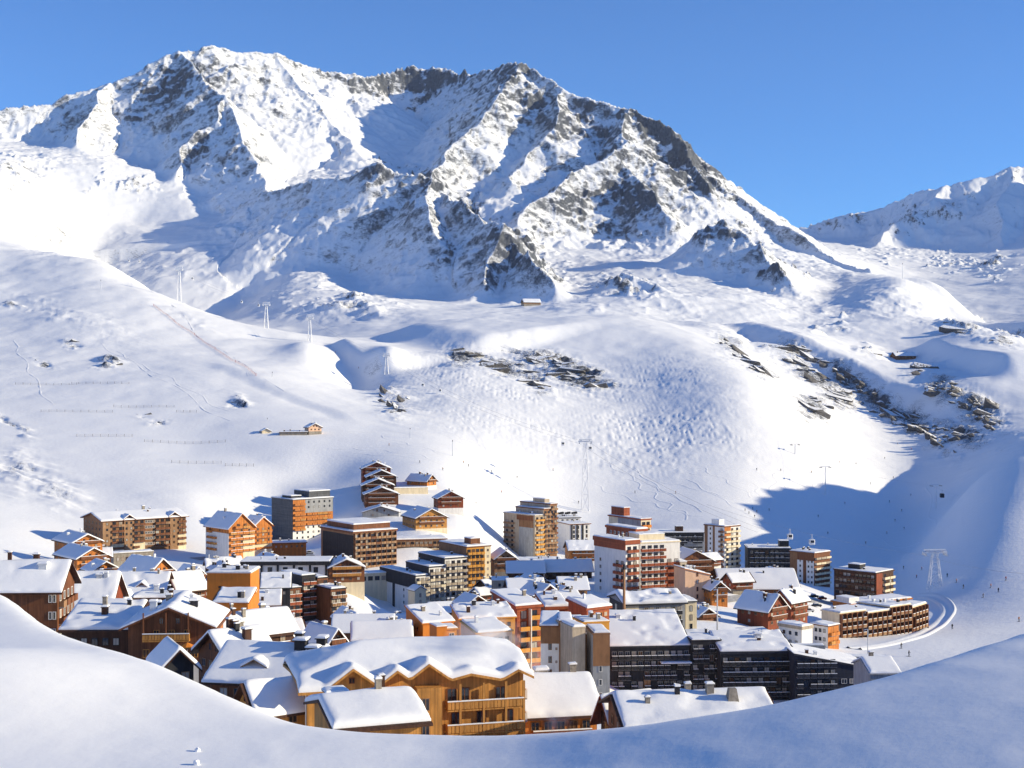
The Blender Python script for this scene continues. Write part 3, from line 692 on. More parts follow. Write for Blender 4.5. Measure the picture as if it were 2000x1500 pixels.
def snow_mesh(fn, x0, x1, y0, y1, z_off, t, seed=0, rnd=None, res=None, lump=0.16):
    """a thick blanket of snow on a roof surface, with rounded drooping edges"""
    rnd = rnd or min(0.9, t * 1.15)
    W, L = x1 - x0, y1 - y0
    res = res or max(0.5, max(W, L) / 34)
    def axis(a, b):
        n = max(4, int((b - a) / res)); e = [0, .12, .3, .6]
        inner = np.linspace(a + rnd, b - rnd, n) if b - a > 2.4 * rnd else np.linspace(a + (b - a) * .3, b - (b - a) * .3, 3)
        rr = rnd if b - a > 2.4 * rnd else (b - a) * .3
        return np.concatenate([[a + q * rr for q in e], inner, [b - q * rr for q in reversed(e)]])
    xs, ys = axis(x0, x1), axis(y0, y1)
    X, Y = np.meshgrid(xs, ys)
    base = np.vectorize(fn)(X, Y) + z_off
    d = np.minimum(np.minimum(X - x0, x1 - X), np.minimum(Y - y0, y1 - Y))
    e = np.clip(d / rnd, 0, 1); e = np.sqrt(np.maximum(1 - (1 - e) ** 2, 0))
    nz = fbm(X / 6.5 + seed * 7.7, Y / 6.5 + seed * 3.1, 2, seed)
    slump = sstep(0.12, 0.45, fbm(X / 3.2 - seed * 1.7, Y / 3.2 + seed * 5.3, 2, seed + 9)) * sstep(0.5, 0.9, hash2(np.array([seed]), np.array([3]), 5)[0] + 0.25)
    th = t * (0.42 + 0.58 * e) * (1 + lump * 1.6 * nz) * (1 - 0.45 * slump)
    # wavy drooping edge
    wob = 0.30 * fbm(X / 1.6 + seed, Y / 1.6 - seed, 2, seed + 3) * (1 - e)
    top = base + th + wob
    # the fold of a ridge is softened under deep snow
    nyv, nxv = X.shape
    top[1:-1, 1:-1] = top[1:-1, 1:-1] * 0.5 + 0.125 * (top[:-2, 1:-1] + top[2:, 1:-1] + top[1:-1, :-2] + top[1:-1, 2:])
    top = np.maximum(top, base + 0.08)
    V = [(X[j, i], Y[j, i], top[j, i]) for j in range(nyv) for i in range(nxv)]
    idx = lambda j, i: j * nxv + i
    Fc = [(idx(j, i), idx(j, i + 1), idx(j + 1, i + 1), idx(j + 1, i)) for j in range(nyv - 1) for i in range(nxv - 1)]
    ring = [(0, i) for i in range(nxv)] + [(j, nxv - 1) for j in range(1, nyv)] + [(nyv - 1, i) for i in range(nxv - 2, -1, -1)] + [(j, 0) for j in range(nyv - 2, 0, -1)]
    n0 = len(V)
    for (j, i) in ring: V.append((X[j, i], Y[j, i], base[j, i]))
    R = len(ring)
    for k in range(R):
        a = idx(*ring[k]); b = idx(*ring[(k + 1) % R])
        Fc.append((a, n0 + k, n0 + (k + 1) % R, b))
    return mesh_from('roof_snow', V, Fc, [M_SNOW_ROOF], None, True)

def wall_mesh(fn, x0, x1, y0, y1, zb, kx, ky, mat):
    """walls up to the underside of the roof surface; kx / ky: where the roof folds"""
    v = []; f = []
    def side(pts):
        n = len(v); v.extend([(pts[0][0], pts[0][1], zb), (pts[-1][0], pts[-1][1], zb)])
        v.extend([(x, y, fn(x, y)) for x, y in reversed(pts)])
        f.append(tuple(range(n, len(v))))
    xs = sorted({x0, x1, *[k for k in kx if x0 < k < x1]}); ys = sorted({y0, y1, *[k for k in ky if y0 < k < y1]})
    side([(x, y0) for x in xs]); side([(x1, y) for y in ys]); side([(x, y1) for x in reversed(xs)]); side([(x0, y) for y in reversed(ys)])
    return mesh_from('wall', v, f, [mat])

def solve_len(Xc, Yc, dx, dy, px):
    """how far along (dx, dy) from (Xc, Yc) the picture column px is reached"""
    k = (px - 1000.0) / F
    return (k * Yc - Xc) / (dx - k * dy)

FOOT = []
class Bld:
    """a building: near corner at pixel column c, eave of that corner at row yt, depth D; faces r (to the right) and l (to the left)"""
    def __init__(s, name, label, c, yt, D, r, th, l=None, dep=None, cat='building', group=None, zsink=None, wid=None, wing_of=None):
        p = P(c, yt, D); a = math.radians(th)
        s.th = a; s.D = D
        s.W = wid if wid else solve_len(p.x, p.y, math.cos(a), math.sin(a), r)
        s.L = dep if dep else solve_len(p.x, p.y, -math.sin(a), math.cos(a), l)
        corners = [(p.x + s.W * i * math.cos(a) - s.L * j * math.sin(a), p.y + s.W * i * math.sin(a) + s.L * j * math.cos(a)) for i in (0, .5, 1) for j in (0, .5, 1)]
        zg = height(np.array([q[0] for q in corners]), np.array([q[1] for q in corners]))
        s.zg0 = float(zg[0]); zb = float(zg.min()) - 0.8
        s.root = empty(name, (p.x, p.y, zb), a)
        s.p = p; s.wing = wing_of is not None
        if s.wing:                          # a wing belongs to the building: an Empty under it, in the building's frame
            q = wing_of
            rel = Matrix.Rotation(-q.th, 4, 'Z') @ (Vector((p.x, p.y, zb)) - Vector(q.origin))
            s.root.parent = q.root; s.root.location = rel; s.root.rotation_euler = (0, 0, a - q.th)
        s.origin = (p.x, p.y, zb)
        s.H = p.z - zb                      # eave height in the building's own frame
        s.Hv = p.z - float(zg.min())
        if not s.wing:
            s.root["label"] = label; s.root["category"] = cat
            if group: s.root["group"] = group
        FOOT.append((p.x + .5 * (s.W * math.cos(a) - s.L * math.sin(a)), p.y + .5 * (s.W * math.sin(a) + s.L * math.cos(a)), .5 * math.hypot(s.W, s.L)))
        s.seed = int(abs(c) * 7 + yt) % 997
        s.fn = lambda x, y: s.H
        s.kx = []; s.ky = []
    def roof(s, kind, rise=0.0, ov=0.7, mat='wood_brown', thick=0.28, snow=0.6, snow_in=0.05, wall='wood_brown', lump=.16, rnd=None):
        W, L, H = s.W, s.L, s.H
        if kind == 'flat': s.fn = lambda x, y: H
        elif kind == 'gx':     # ridge parallel to x (the eave is on face r, gables on the sides)
            s.fn = lambda x, y: H + rise * (1 - abs(y - L / 2) / (L / 2)); s.ky = [L / 2]
        elif kind == 'gy':     # ridge parallel to y: gable on face r
            s.fn = lambda x, y: H + rise * (1 - abs(x - W / 2) / (W / 2)); s.kx = [W / 2]
        elif kind == 'sx': s.fn = lambda x, y: H + rise * x / W
        elif kind == 'sy': s.fn = lambda x, y: H + rise * y / L
        put('wall', wall_mesh(lambda x, y: s.fn(x, y) + 0.02, 0, W, 0, L, 0, s.kx, s.ky, MAT[wall]), s.root)
        xs = sorted({-ov, W + ov, *s.kx}); ys = sorted({-ov, L + ov, *s.ky})
        r = put('roof', slab_mesh('roof', s.fn, xs, ys, thick, MAT[mat]), s.root)
        if snow > 0:
            ri = random.Random(s.seed + 1); q = [snow_in + (ri.uniform(0, .55) if ri.random() < .5 else 0) for _ in range(4)]; snow = snow * ri.uniform(.55, 1.1)
            put('roof_snow', snow_mesh(s.fn, -ov + q[0], W + ov - q[1], -ov + q[2], L + ov - q[3], thick + .004, snow, s.seed, rnd, lump=lump), s.root if s.wing else r)
        s.rf = r
        rv = random.Random(s.seed)
        if snow > 0 and W > 6 and L > 6:
            for i in range(rv.randint(1, 4)):
                x = rv.uniform(.15, .85) * W; y = rv.uniform(.2, .8) * L; hh = rv.uniform(.5, 1.3) + snow; q = rv.uniform(.22, .5); z = s.fn(x, y) + thick
                v = put('roof_vent', MB().box(x - q, x + q, y - q, y + q, z - .2, z + hh).box(x - q * 1.25, x + q * 1.25, y - q * 1.25, y + q * 1.25, z + hh, z + hh + .12).mesh('roof_vent', MAT[rv.choice(['charcoal', 'steel', 'stone', 'wood_dark'])]), s.root)
                put('snow_cap', snow_mesh(lambda a, b: z + hh + .12, x - q * 1.2, x + q * 1.2, y - q * 1.2, y + q * 1.2, .004, .22, s.seed + i, .2), s.root if s.wing else v)
        return s
    def on(s, side, u, z, off=0.0):
        """place on a face: u metres from the left edge as seen from outside"""
        if side == 'r': return (u, -off, z), 0.0
        if side == 'l': return (-off, s.L - u, z), -math.pi / 2
        return (s.W + off, u, z), math.pi / 2
    def fw(s, side): return s.W if side == 'r' else s.L
    def panel(s, side, u0, u1, z0, z1, mat, th=0.12, name='cladding'):
        """a sheet of cladding over part of a face; u as fractions, z in metres (negative: below the eave)"""
        w = s.fw(side); z0 = z0 if z0 >= 0 else s.H + z0; z1 = z1 if z1 > 0 else s.H + z1 - 0.02
        b = MB().box(u0 * w, u1 * w, -th, 0.02, z0, z1)
        (x, y, z), rz = s.on(side, 0, 0)
        return put(name, b.mesh(name, MAT[mat]), s.root, (x, y, z), rz)
    def grid(s, side, u0, u1, k0, k1, bays, win=None, bal=None, st=2.8, top=0.25, off=0.0, fins=None, skip=0.0, low=None):
        """storeys k0..k1 (0 is the one under the eave), bays windows / balconies in each"""
        w = s.fw(side); rnd = random.Random(s.seed + int(u0 * 100) + k0 * 7)
        bw = (u1 - u0) * w / bays
        for k in range(k0, k1):
            zf = s.H - top - (k + 1) * st
            if zf < 0.6 if low is None else zf < low: break
            for i in range(bays):
                if skip and rnd.random() < skip: continue
                u = u0 * w + (i + .5) * bw
                if win:
                    ww, wh, fr = win[:3]; pane = rnd.choice(['glass', 'glass', 'glass', 'glass', 'blind', 'curtain', 'shutter'])
                    loc, rz = s.on(side, u, zf + (0.9 if wh < 1.6 else 0.15), off)
                    put('window', window_mesh(min(ww, bw * .86), wh, fr, pane, 1 if ww > .8 else 0), s.root, loc, rz)
                if bal and rnd.random() > .03:
                    mat, dep, frac = bal[:3]; mat = ALT.get(mat, mat) if rnd.random() < .16 else mat; cap = bal[3] if len(bal) > 3 else 'same'
                    loc, rz = s.on(side, u, zf, off)
                    if mat.startswith('rail:'): me = rail_mesh(bw * frac, dep, mat[5:])
                    else: me = balcony_mesh(bw * frac, dep, 1.0, mat, cap)
                    put('balcony', me, s.root, loc, rz)
        if fins:
            mat, dep = fins
            zb = max(0.0, s.H - top - k1 * st)
            for i in range(bays + 1):
                b = _cache.setdefault(('fin', mat, dep, round(s.H - top - k0 * st - zb, 1)), MB().box(-0.1, 0.1, -dep, 0.05, 0, s.H - top - k0 * st - zb).mesh('fin', MAT[mat]))
                loc, rz = s.on(side, u0 * w + i * bw, zb, off)
                put('fin', b, s.root, loc, rz)
        return s
    def box(s, name, x0, x1, y0, y1, z0, z1, mat, snow=0.0, sub=None):
        """an added volume in the building's frame; z relative to the eave"""
        o = put(name, MB().box(x0, x1, y0, y1, s.H + z0, s.H + z1).mesh(name, MAT[mat]), s.root)
        if snow: put('snow_cap', snow_mesh(lambda x, y: s.H + z1, x0 - .12, x1 + .12, y0 - .12, y1 + .12, .004, snow, s.seed + 3, min(.35, snow)), o)
        return o
    def chimney(s, x, y, h=1.6, w=0.8, mat='stone'):
        z = s.fn(x, y)
        c = put('chimney', MB().box(x - w / 2, x + w / 2, y - w / 2, y + w / 2, z, z + h).box(x - w * .65, x + w * .65, y - w * .65, y + w * .65, z + h, z + h + .16).mesh('chimney', MAT[mat]), s.root)
        put('snow_cap', snow_mesh(lambda a, b: z + h + .16, x - w * .65, x + w * .65, y - w * .65, y + w * .65, .004, .32, s.seed + int(x * 5), .3), c)
        return s
    def gable_windows(s, side, rows, ww=0.9, wh=1.1, fr='wood_brown', zgap=0.5, n=2):
        w = s.fw(side)
        for k in range(rows):
            z = s.H + zgap + k * 2.5
            m = max(1, n - k)
            for i in range(m):
                u = w * (0.5 + (i - (m - 1) / 2) * 0.2)
                (x, y, _), rz = s.on(side, u, 0)
                if s.fn(x, y) > z + wh + .3:
                    put('window', window_mesh(ww, wh, fr), s.root, (x, y, z), rz)
        return s

def wing(b, c, yt, D, r, th, l=None, dep=None):
    return Bld('wing', None, c, yt, D, r, th, l, dep, wing_of=b)
def wing_after(b, main, th, r, dep=None, dz=0.0):
    """a wing that starts where the face r of b ends"""
    x = b.p.x + b.W * math.cos(b.th); y = b.p.y + b.W * math.sin(b.th)
    return wing(main, 1000 + x / y * F, 750 - (b.p.z + dz) / y * F, y, r, th, dep=dep or b.L)

def chalet(name, label, c, yt, D, r, th, l=None, dep=None, gable='r', rise=2.6, wall='wood_brown', roofm='wood_dark', ov=1.0, snow=0.65, low='white', st=2.7, rows=2, bays=3, bal=True, cat='chalet', group=None, stone=None, win=(1.1, 1.15, 'wood_tan'), rail='wood_brown', other='l', chim=True, wid=None, balr=None):
    s = Bld(name, label, c, yt, D, r, th, l, dep, cat, group, wid=wid)
    s.roof('gy' if gable == 'r' else 'gx', rise, ov, roofm, 0.26, snow, wall=wall)
    if low:
        for sd in ('r', other): s.panel(sd, 0.0, 1.0, 0.0, max(0.5, s.H - rows * st - 0.2), low, 0.09, 'ground_floor')
    s.grid('r', 0.06, 0.94, 0, rows, bays, win, None, st)
    if other: s.grid(other, 0.08, 0.92, 0, rows, max(1, int(bays * s.L / s.W + .3)) if s.L < 30 else 5, win, None, st, skip=.2)
    gs = 'r' if gable == 'r' else other
    if gs: s.gable_windows(gs, 1, n=2)
    if bal:
        for k in (balr if balr is not None else range(min(rows, 2))):
            z = s.H - .25 - k * st - (st if gable != 'r' else 0) + (0.05)
            loc, rz = s.on('r', s.W * .5, z)
            put('balcony', rail_mesh(s.W * 0.8, 1.1, rail), s.root, loc, rz)
    if chim: s.chimney(s.W * .68, s.L * .6)
    return s

def ground(px, D):
    x = (px - 1000) / F * D
    return Vector((x, D, zt(x, D)))
def D_at(px, py, d0=860, d1=2000):
    """depth where the slope is seen at a picture row"""
    D = np.linspace(d0, d1, 400); X = (px - 1000) / F * D
    z = height(X, D); r = 750 - z / D * F
    i = np.argmax(r <= py); return float(D[i])

# ================================================================== the village
W1 = (1.1, 1.2, 'wood_tan'); WW = (1.2, 1.25, 'white'); WD = (1.0, 1.2, 'black'); DOOR = (1.7, 2.1, 'wood_dark')

# ---- left side, far row
b = Bld('apartment_building', 'long brown six-storey apartment building below the open slope at the village edge', 200, 1018, 700, 363, 38, l=163)
b.roof('gx', 3.0, 1.3, 'wood_brown', .3, .7, wall='brown_panel')
for u0, u1 in ((.0, .1), (.25, .36), (.80, .90)): b.panel('r', u0, u1, 0, -0.05, 'wood_tan', .5)
b.panel('r', .1, .25, 0, -11, 'cream', .12); b.panel('r', .36, .5, 0, -11.4, 'cream', .12); b.panel('r', .9, 1, 0, -9, 'cream', .12)
b.grid('r', .1, .25, 0, 5, 2, DOOR, ('wood_brown', 1.2, .94)); b.grid('r', .36, .5, 0, 5, 2, DOOR, ('wood_brown', 1.2, .94)); b.grid('r', .62, .8, 0, 5, 3, DOOR, ('wood_brown', 1.2, .94))
b.grid('r', .5, .62, 0, 5, 4, WW); b.grid('r', .9, 1, 0, 5, 2, W1, ('wood_brown', 1.1, .9)); b.grid('r', .25, .36, 0, 5, 2, WD, off=.5); b.grid('r', 0, .1, 0, 5, 1, WD, off=.5); b.grid('r', .8, .9, 0, 5, 1, WD, off=.5)
b.grid('l', .05, .95, 0, 5, 5, WD)
for x in (.305, .85):
    g = b.W * x; o = put('gablet', slab_mesh('gablet', lambda X, Y: b.H + 2.2 * (1 - abs(X - g) / 3.2), [g - 3.4, g, g + 3.4], [-1.5, 5], .25, MAT['wood_brown']), b.root)
    put('gablet_snow', snow_mesh(lambda X, Y: b.H + 2.2 * (1 - abs(X - g) / 3.2), g - 3.4, g + 3.4, -1.4, 5, .26, .6, 9), o)
b.chimney(b.W * .6, b.L * .5, 2.2, 1.2)
b = Bld('entrance_canopy', 'low stone terrace with snowy roof in front of the long brown apartment building', 222, 1082, 640, 300, 30, dep=6, cat='terrace')
b.roof('flat', 0, .3, 'stone', .3, .5, wall='stone').grid('r', .05, .95, 0, 1, 8, (1.2, 1.6, 'wood_brown'), top=.6)

chalet('chalet', 'brown chalet with orange gable, uppermost of three stepped at the far left', 140, 1062, 590, 200, 38, l=106, rise=3.2, wall='wood_orange', bays=3, low='wood_dark')
chalet('chalet', 'orange gabled chalet in the middle of the three stepped at the far left', 150, 1092, 530, 214, 40, l=108, rise=3.4, wall='wood_orange', rows=2, low='wood_brown')
chalet('chalet', 'small orange gabled chalet, lowest of the three stepped at the far left', 178, 1117, 480, 234, 36, l=160, rise=2.8, wall='wood_orange', rows=1, low='cream')
chalet('chalet', 'chalet with broad snowy roof and orange balconied gable left of the orange wall', 292, 1121, 465, 340, 48, l=236, rise=4.2, wall='wood_orange', rows=2)
b = chalet('hotel', 'hotel with white side wall and tall orange gable full of balconies', 447, 1032, 680, 497, 42, l=402, rise=6.4, wall='wood_orange', rows=4, bal=False, low=None, cat='hotel', roofm='wood_orange', chim=True)
b.panel('l', 0, 1, 0, -2.6, 'white', .1, 'ground_floor'); b.panel('r', .55, 1, 0, -4, 'cream', .1, 'ground_floor')
b.grid('r', .02, .98, 0, 4, 4, None, ('wood_orange', 1.2, .92, 'snow')); b.grid('l', .1, .5, 0, 4, 2, None, ('wood_orange', 1.1, .9)); b.grid('r', .2, .8, -1, 0, 2, W1, ('wood_orange', 1.2, .9))
w = wing(b, 497, 1028, 702, 531, 42, dep=12); w.roof('gy', 4.0, .8, 'wood_orange', .25, .55, wall='wood_orange').grid('r', .03, .97, 0, 4, 3, W1, ('wood_orange', 1.1, .92)); w.panel('r', 0, 1, 0, -9, 'cream')
b = Bld('apartment_building', 'tall apartment block with dark shingled side, orange wooden upper floors and white base', 572, 977, 790, 650, 40, l=531)
b.roof('flat', 0, .5, 'slate', .35, .5, wall='white')
b.panel('l', 0, 1, 0, -.05, 'slate'); b.panel('r', .3, 1, -7.5, -.05, 'grey', .2); b.panel('r', 0, .3, -17, -.05, 'wood_orange', .16); b.panel('r', .3, 1, -14.5, -7.5, 'wood_orange', .16)
b.grid('r', .02, .3, 0, 6, 2, W1, ('wood_orange', 1.3, .9)); b.grid('r', .32, .98, 2, 5, 5, W1, ('wood_orange', 1.2, .9)); b.grid('r', .32, .98, 0, 2, 5, WD, None, off=.2); b.grid('r', .04, .98, 5, 9, 7, WD); b.grid('l', .06, .94, 0, 8, 5, WD)
b.box('roof_storey', b.W * .45, b.W * .98, 2, b.L * .8, .35, 4.2, 'slate', .5)
b.box('plant_room', b.W * .05, b.W * .3, 4, b.L * .6, .35, 2.0, 'charcoal', .4)
b = Bld('shop', 'low snow roofed wooden building at the foot of the tall shingled block', 500, 1063, 720, 598, 14, dep=10)
b.roof('flat', 0, .6, 'wood_brown', .4, .6, wall='wood_orange').grid('r', .03, .97, 0, 1, 9, W1, None)
# the stepped row of four chalets uphill
for i, (c, yt, D, r, lab) in enumerate(((708, 916, 884, 763, 'topmost of the four brown chalets stepping down the slope'), (717, 932, 866, 774, 'second from the top of the four brown chalets stepping down the slope'), (708, 949, 848, 769, 'third from the top of the four brown chalets stepping down the slope'), (713, 966, 830, 778, 'lowest of the four brown chalets stepping down the slope'))):
    chalet('chalet', lab, c, yt, D, r, 10, dep=13, rise=3.8, wall=('wood_red', 'wood_dark', 'wood_dark', 'wood_brown')[i], rows=3, bays=4, low=None, balr=(0, 1, 2), group='brown chalets stepping down the slope')
chalet('chalet', 'pale grey garage chalet below the four stepped brown chalets', 708, 1001, 800, 779, 6, dep=12, rise=3.2, wall='grey', low='white', rows=1, bays=2, bal=False)
chalet('chalet', 'small orange gabled chalet standing alone on the slope with stone terrace wall', 834, 940, 880, 852, 52, l=795, rise=3.4, wall='wood_orange', rows=1, bays=2)
b = Bld('terrace_wall', 'long pale retaining wall in front of the lone orange chalet uphill', 770, 954, 862, 836, 18, dep=3, cat='wall'); b.roof('flat', 0, .2, 'cream', .2, .5, wall='cream')
chalet('chalet', 'red wooden chalet on white base above the bare snow embankment', 856, 974, 820, 905, 16, dep=12, rise=3.8, wall='wood_red', rows=2, bays=3)
chalet('chalet', 'chalet with brown balconied gable and cream arcaded base beside the embankment', 812, 1013, 760, 873, 24, l=786, rise=4.6, wall='wood_honey', rows=2, bays=5, low='cream', balr=(0, 1))
b = Bld('apartment_building', 'brown balconied apartment block with a dark windowless end wall', 690, 1042, 690, 774, 36, l=627)
b.roof('flat', 0, .6, 'wood_brown', .8, .5, wall='wood_tan'); b.panel('l', .06, 1, 0, -1.0, 'charcoal'); b.grid('r', .02, .98, 0, 6, 8, DOOR, ('wood_tan', 1.2, .9), fins=('wood_brown', 1.0))
b.box('roof_storey', b.W * .1, b.W * .95, 4, b.L - 2, .8, 3.8, 'wood_brown', .6)
w = wing(b, 774, 1056, 728, 872, 14, dep=13); w.roof('flat', 0, .5, 'wood_brown', .5, .8, wall='wood_tan').grid('r', .01, .99, 0, 4, 11, DOOR, ('wood_tan', 1.1, .9))
w.panel('r', .7, 1, 0, -4.5, 'cream')
chalet('chalet', 'gabled chalet with honey balconies and white base between two apartment blocks', 642, 1111, 560, 712, 14, dep=13, rise=3.2, wall='wood_brown', rows=2, bays=4, low='cream', rail='wood_honey')

# ---- centre left
b = Bld('shop', 'low building with black roof fascia, white walls and dark posts', 474, 1104, 560, 640, 2, dep=14)
b.roof('flat', 0, .9, 'charcoal', 1.5, .5, wall='white'); b.grid('r', .05, .95, 0, 1, 5, (1.8, 2.1, 'black'), top=.3)
for i in range(6): b.panel('r', .02 + i * .19, .045 + i * .19, 0, -.02, 'charcoal', .5, 'post')
b = Bld('apartment_building', 'stepped apartment block with black slots and rust coloured balconies', 590, 1126, 520, 616, 36, dep=16)
b.roof('flat', 0, .3, 'charcoal', .4, .6, wall='charcoal').grid('r', .0, 1, 0, 9, 2, DOOR, ('rust', 1.2, .9, 'snow'))
for (c, yt, D, r, n, d) in ((546, 1178, 505, 560, 1, 14), (562, 1150, 512, 588, 2, 15), (620, 1130, 524, 641, 2, 14), (646, 1152, 515, 676, 3, 12)):
    w = wing(b, c, yt, D, r, 36, dep=d); w.roof('flat', 0, .25, 'charcoal', .35, .6, wall='wood_brown').grid('r', .02, .98, 0, 8, n, DOOR, ('rust' if n < 3 else 'wood_tan', 1.2, .92, 'snow'))
b = Bld('annex', 'charcoal annex with sloping snow roof at the left flank of the stepped block', 510, 1150, 485, 566, 8, dep=11); b.roof('sy', 3.2, .8, 'charcoal', .5, .6, wall='charcoal').grid('r', .1, .9, 0, 1, 4, WD)
b = Bld('annex', 'lower brown annex with sloping snow roof in front of the charcoal annex', 498, 1184, 452, 546, 8, dep=10); b.roof('sy', 3.0, .7, 'wood_brown', .4, .6, wall='brown_panel').grid('r', .1, .9, 0, 1, 4, WD)
b = Bld('hall', 'bright orange windowless hall wall facing the village', 404, 1119, 340, 489, -2, dep=10, cat='hall'); b.roof('flat', 0, .25, 'white', .25, .35, wall='orange')
put('vent', MB().box(-.3, .3, -.25, .02, 0, .5).mesh('vent', MAT['black']), b.root, (b.W * .3, 0, b.H - 3.6))
w = wing(b, 415, 1178, 318, 484, -2, dep=8); w.roof('sy', 1.9, .4, 'wood_orange', .25, .5, wall='orange')
w = wing(b, 481, 1160, 326, 498, 6, dep=5); w.roof('flat', 0, .3, 'orange', .3, .3, wall='orange').grid('r', .1, .9, 0, 2, 2, (.8, 1.1, 'black'))

# ---- centre: the long concrete block in four steps
b = Bld('apartment_building', 'long stepped block with concrete balcony grid, white end wall and ochre tower end', 812, 1126, 620, 838, 31, l=743)
b.roof('flat', 0, .35, 'charcoal', .4, .5, wall='white'); b.panel('l', 0, 1, -5.4, -.02, 'charcoal', .4); b.panel('l', .36, .42, 0, -5.4, 'charcoal', .2)
b.grid('r', 0, 1, 0, 7, 3, DOOR, ('beige', 1.3, .86)); b.grid('l', .6, .9, 2, 5, 2, WD)
for (th, r, dz, n, mat, wl, d) in ((31, 869, 3.4, 3, 'beige', 'white', 22), (31, 912, 6.6, 4, 'beige', 'white', 25), (31, 958, 11.0, 4, 'ochre', 'ochre', 26)):
    w = wing_after(b if n == 3 else w, b, th, r, d, dz - (0 if n == 3 else pdz)); pdz = dz
    w.roof('flat', 0, .35, 'charcoal' if mat == 'beige' else 'wood_brown', .5, .6, wall=wl)
    w.grid('r', 0, 1 if mat == 'beige' else .72, 0, 11, n, DOOR, (mat, 1.3, .86)); w.panel('l', 0, 1, -3.4, -.02, 'charcoal' if mat == 'beige' else 'brown_panel', .3)
    if mat == 'ochre': w.panel('r', .74, 1, 0, -.02, 'cream', .2); w.box('lift_tower', w.W * .3, w.W * .7, 3, 9, .5, 3.6, 'wood_brown', .4); w.grid('r', .78, .98, 0, 10, 1, (.8, 1.1, 'wood_brown'), off=.2)
b = Bld('stair_turret', 'small white turret with pointed snowy roof at the end of the long stepped block', 810, 1154, 602, 832, 33, l=797, cat='turret'); b.roof('gy', 1.6, .5, 'charcoal', .2, .5, wall='cream').grid('r', .2, .8, 0, 2, 1, (.9, 1.6, 'wood_brown'))

# ---- the brown tower and what stands behind it
b = Bld('apartment_tower', 'tall beige and brown apartment tower stepped towards the top', 1045, 1008, 820, 1062, 42, l=984)
b.roof('flat', 0, .3, 'beige', .5, .4, wall='beige'); b.panel('l', .42, .95, -3, -.02, 'wood_brown'); b.panel('l', .5, .95, 0, -7, 'grey', .2); b.panel('l', .5, .95, -7, -3, 'brown_panel', .2)
b.grid('l', .02, .36, 1, 8, 2, DOOR, ('wood_tan', 1.1, .9)); b.grid('r', 0, 1, 0, 9, 2, DOOR, ('ochre', 1.1, .9))
for (r, dz, d) in ((1075, 3.2, 24), (1088, 5.8, 26)):
    w = wing_after(b if dz < 4 else w, b, 42, r, d, dz if dz < 4 else 2.6); w.roof('flat', 0, .3, 'wood_brown', .6, .4, wall='brown_panel').grid('r', 0, 1, 0, 10, 2, DOOR, ('wood_tan', 1.1, .9)); w.panel('l', 0, 1, -2.6, -.02, 'beige', .2)
w.box('lift_tower', 1, 5, 6, 16, .6, 3.0, 'beige', .3)
b = Bld('apartment_building', 'white building with dark vertical slots and open roof terrace behind the beige tower', 1113, 1025, 900, 1152, 22, l=1090)
b.roof('flat', 0, .8, 'wood_brown', .5, .4, wall='white').grid('r', .1, .95, 0, 6, 4, (1.2, 2.1, 'black'))
for u in (.05, .32, .6): b.panel('r', u, u + .08, 0, -.02, 'charcoal', .4, 'post')
w = wing(b, 1092, 1012, 925, 1134, 12, dep=12); w.roof('flat', 0, .5, 'charcoal', .4, .4, wall='white').grid('r', .05, .95, 0, 3, 4, (1.3, 2.0, 'black'))
for i in range(6): put('roof_mast', MB().bar((0, 0, 0), (.3, 0, 3.4), .12, .08).box(-1.2, 1.2, -.3, .3, 1.6, 3.0).mesh('roof_mast', MAT['charcoal']), w.root, (1.5 + i * w.W / 6.4, 4 + (i % 2) * 3, w.H + .4))
chalet('chalet', 'orange chalet with snow laden roof below the white building', 1112, 1074, 740, 1168, 8, dep=13, gable='l', rise=3.8, wall='wood_orange', rows=2, bays=4)
chalet('chalet', 'small tan gabled chalet left of the beige tower foot', 966, 1093, 640, 1009, 12, dep=12, rise=3.6, wall='wood_tan', rows=2, bays=3, low='stone')
b = Bld('shop', 'low grey flat roofed building at the foot of the beige tower', 1007, 1096, 690, 1096, 2, dep=12); b.roof('flat', 0, .5, 'grey', .4, .6, wall='grey').grid('r', .03, .97, 0, 1, 8, WD)
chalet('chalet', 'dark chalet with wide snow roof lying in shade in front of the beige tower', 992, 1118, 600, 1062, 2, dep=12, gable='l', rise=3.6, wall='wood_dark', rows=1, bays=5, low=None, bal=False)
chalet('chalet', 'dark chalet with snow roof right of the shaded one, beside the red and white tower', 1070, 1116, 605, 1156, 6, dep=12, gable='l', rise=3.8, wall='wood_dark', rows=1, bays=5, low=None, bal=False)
b = Bld('shop', 'plain beige box house right of the ochre tower end', 961, 1135, 560, 994, 2, dep=10); b.roof('flat', 0, .2, 'beige', .3, .4, wall='beige').grid('r', .3, .9, 0, 2, 2, WD)
chalet('chalet', 'brown chalet with snowy roof beside the plain beige box house', 996, 1154, 525, 1062, 8, dep=12, gable='l', rise=3.4, wall='wood_brown', rows=1, bays=4, low=None)
chalet('chalet', 'chalet with steep little gable between two snowy roofs in the centre', 1052, 1163, 488, 1092, 30, l=1018, rise=3.0, wall='wood_red', rows=1, bays=3, low=None)
chalet('chalet', 'tan chalet with thick white roof left of the red and white tower', 1096, 1151, 520, 1147, 6, dep=12, gable='l', rise=3.4, wall='wood_tan', rows=1, bays=4)
chalet('chalet', 'small rust chalet with flat snow roof in front of the tan chalet', 1086, 1171, 462, 1134, 14, dep=9, gable='l', rise=1.6, wall='wood_orange', rows=1, bays=3, bal=False, chim=False)

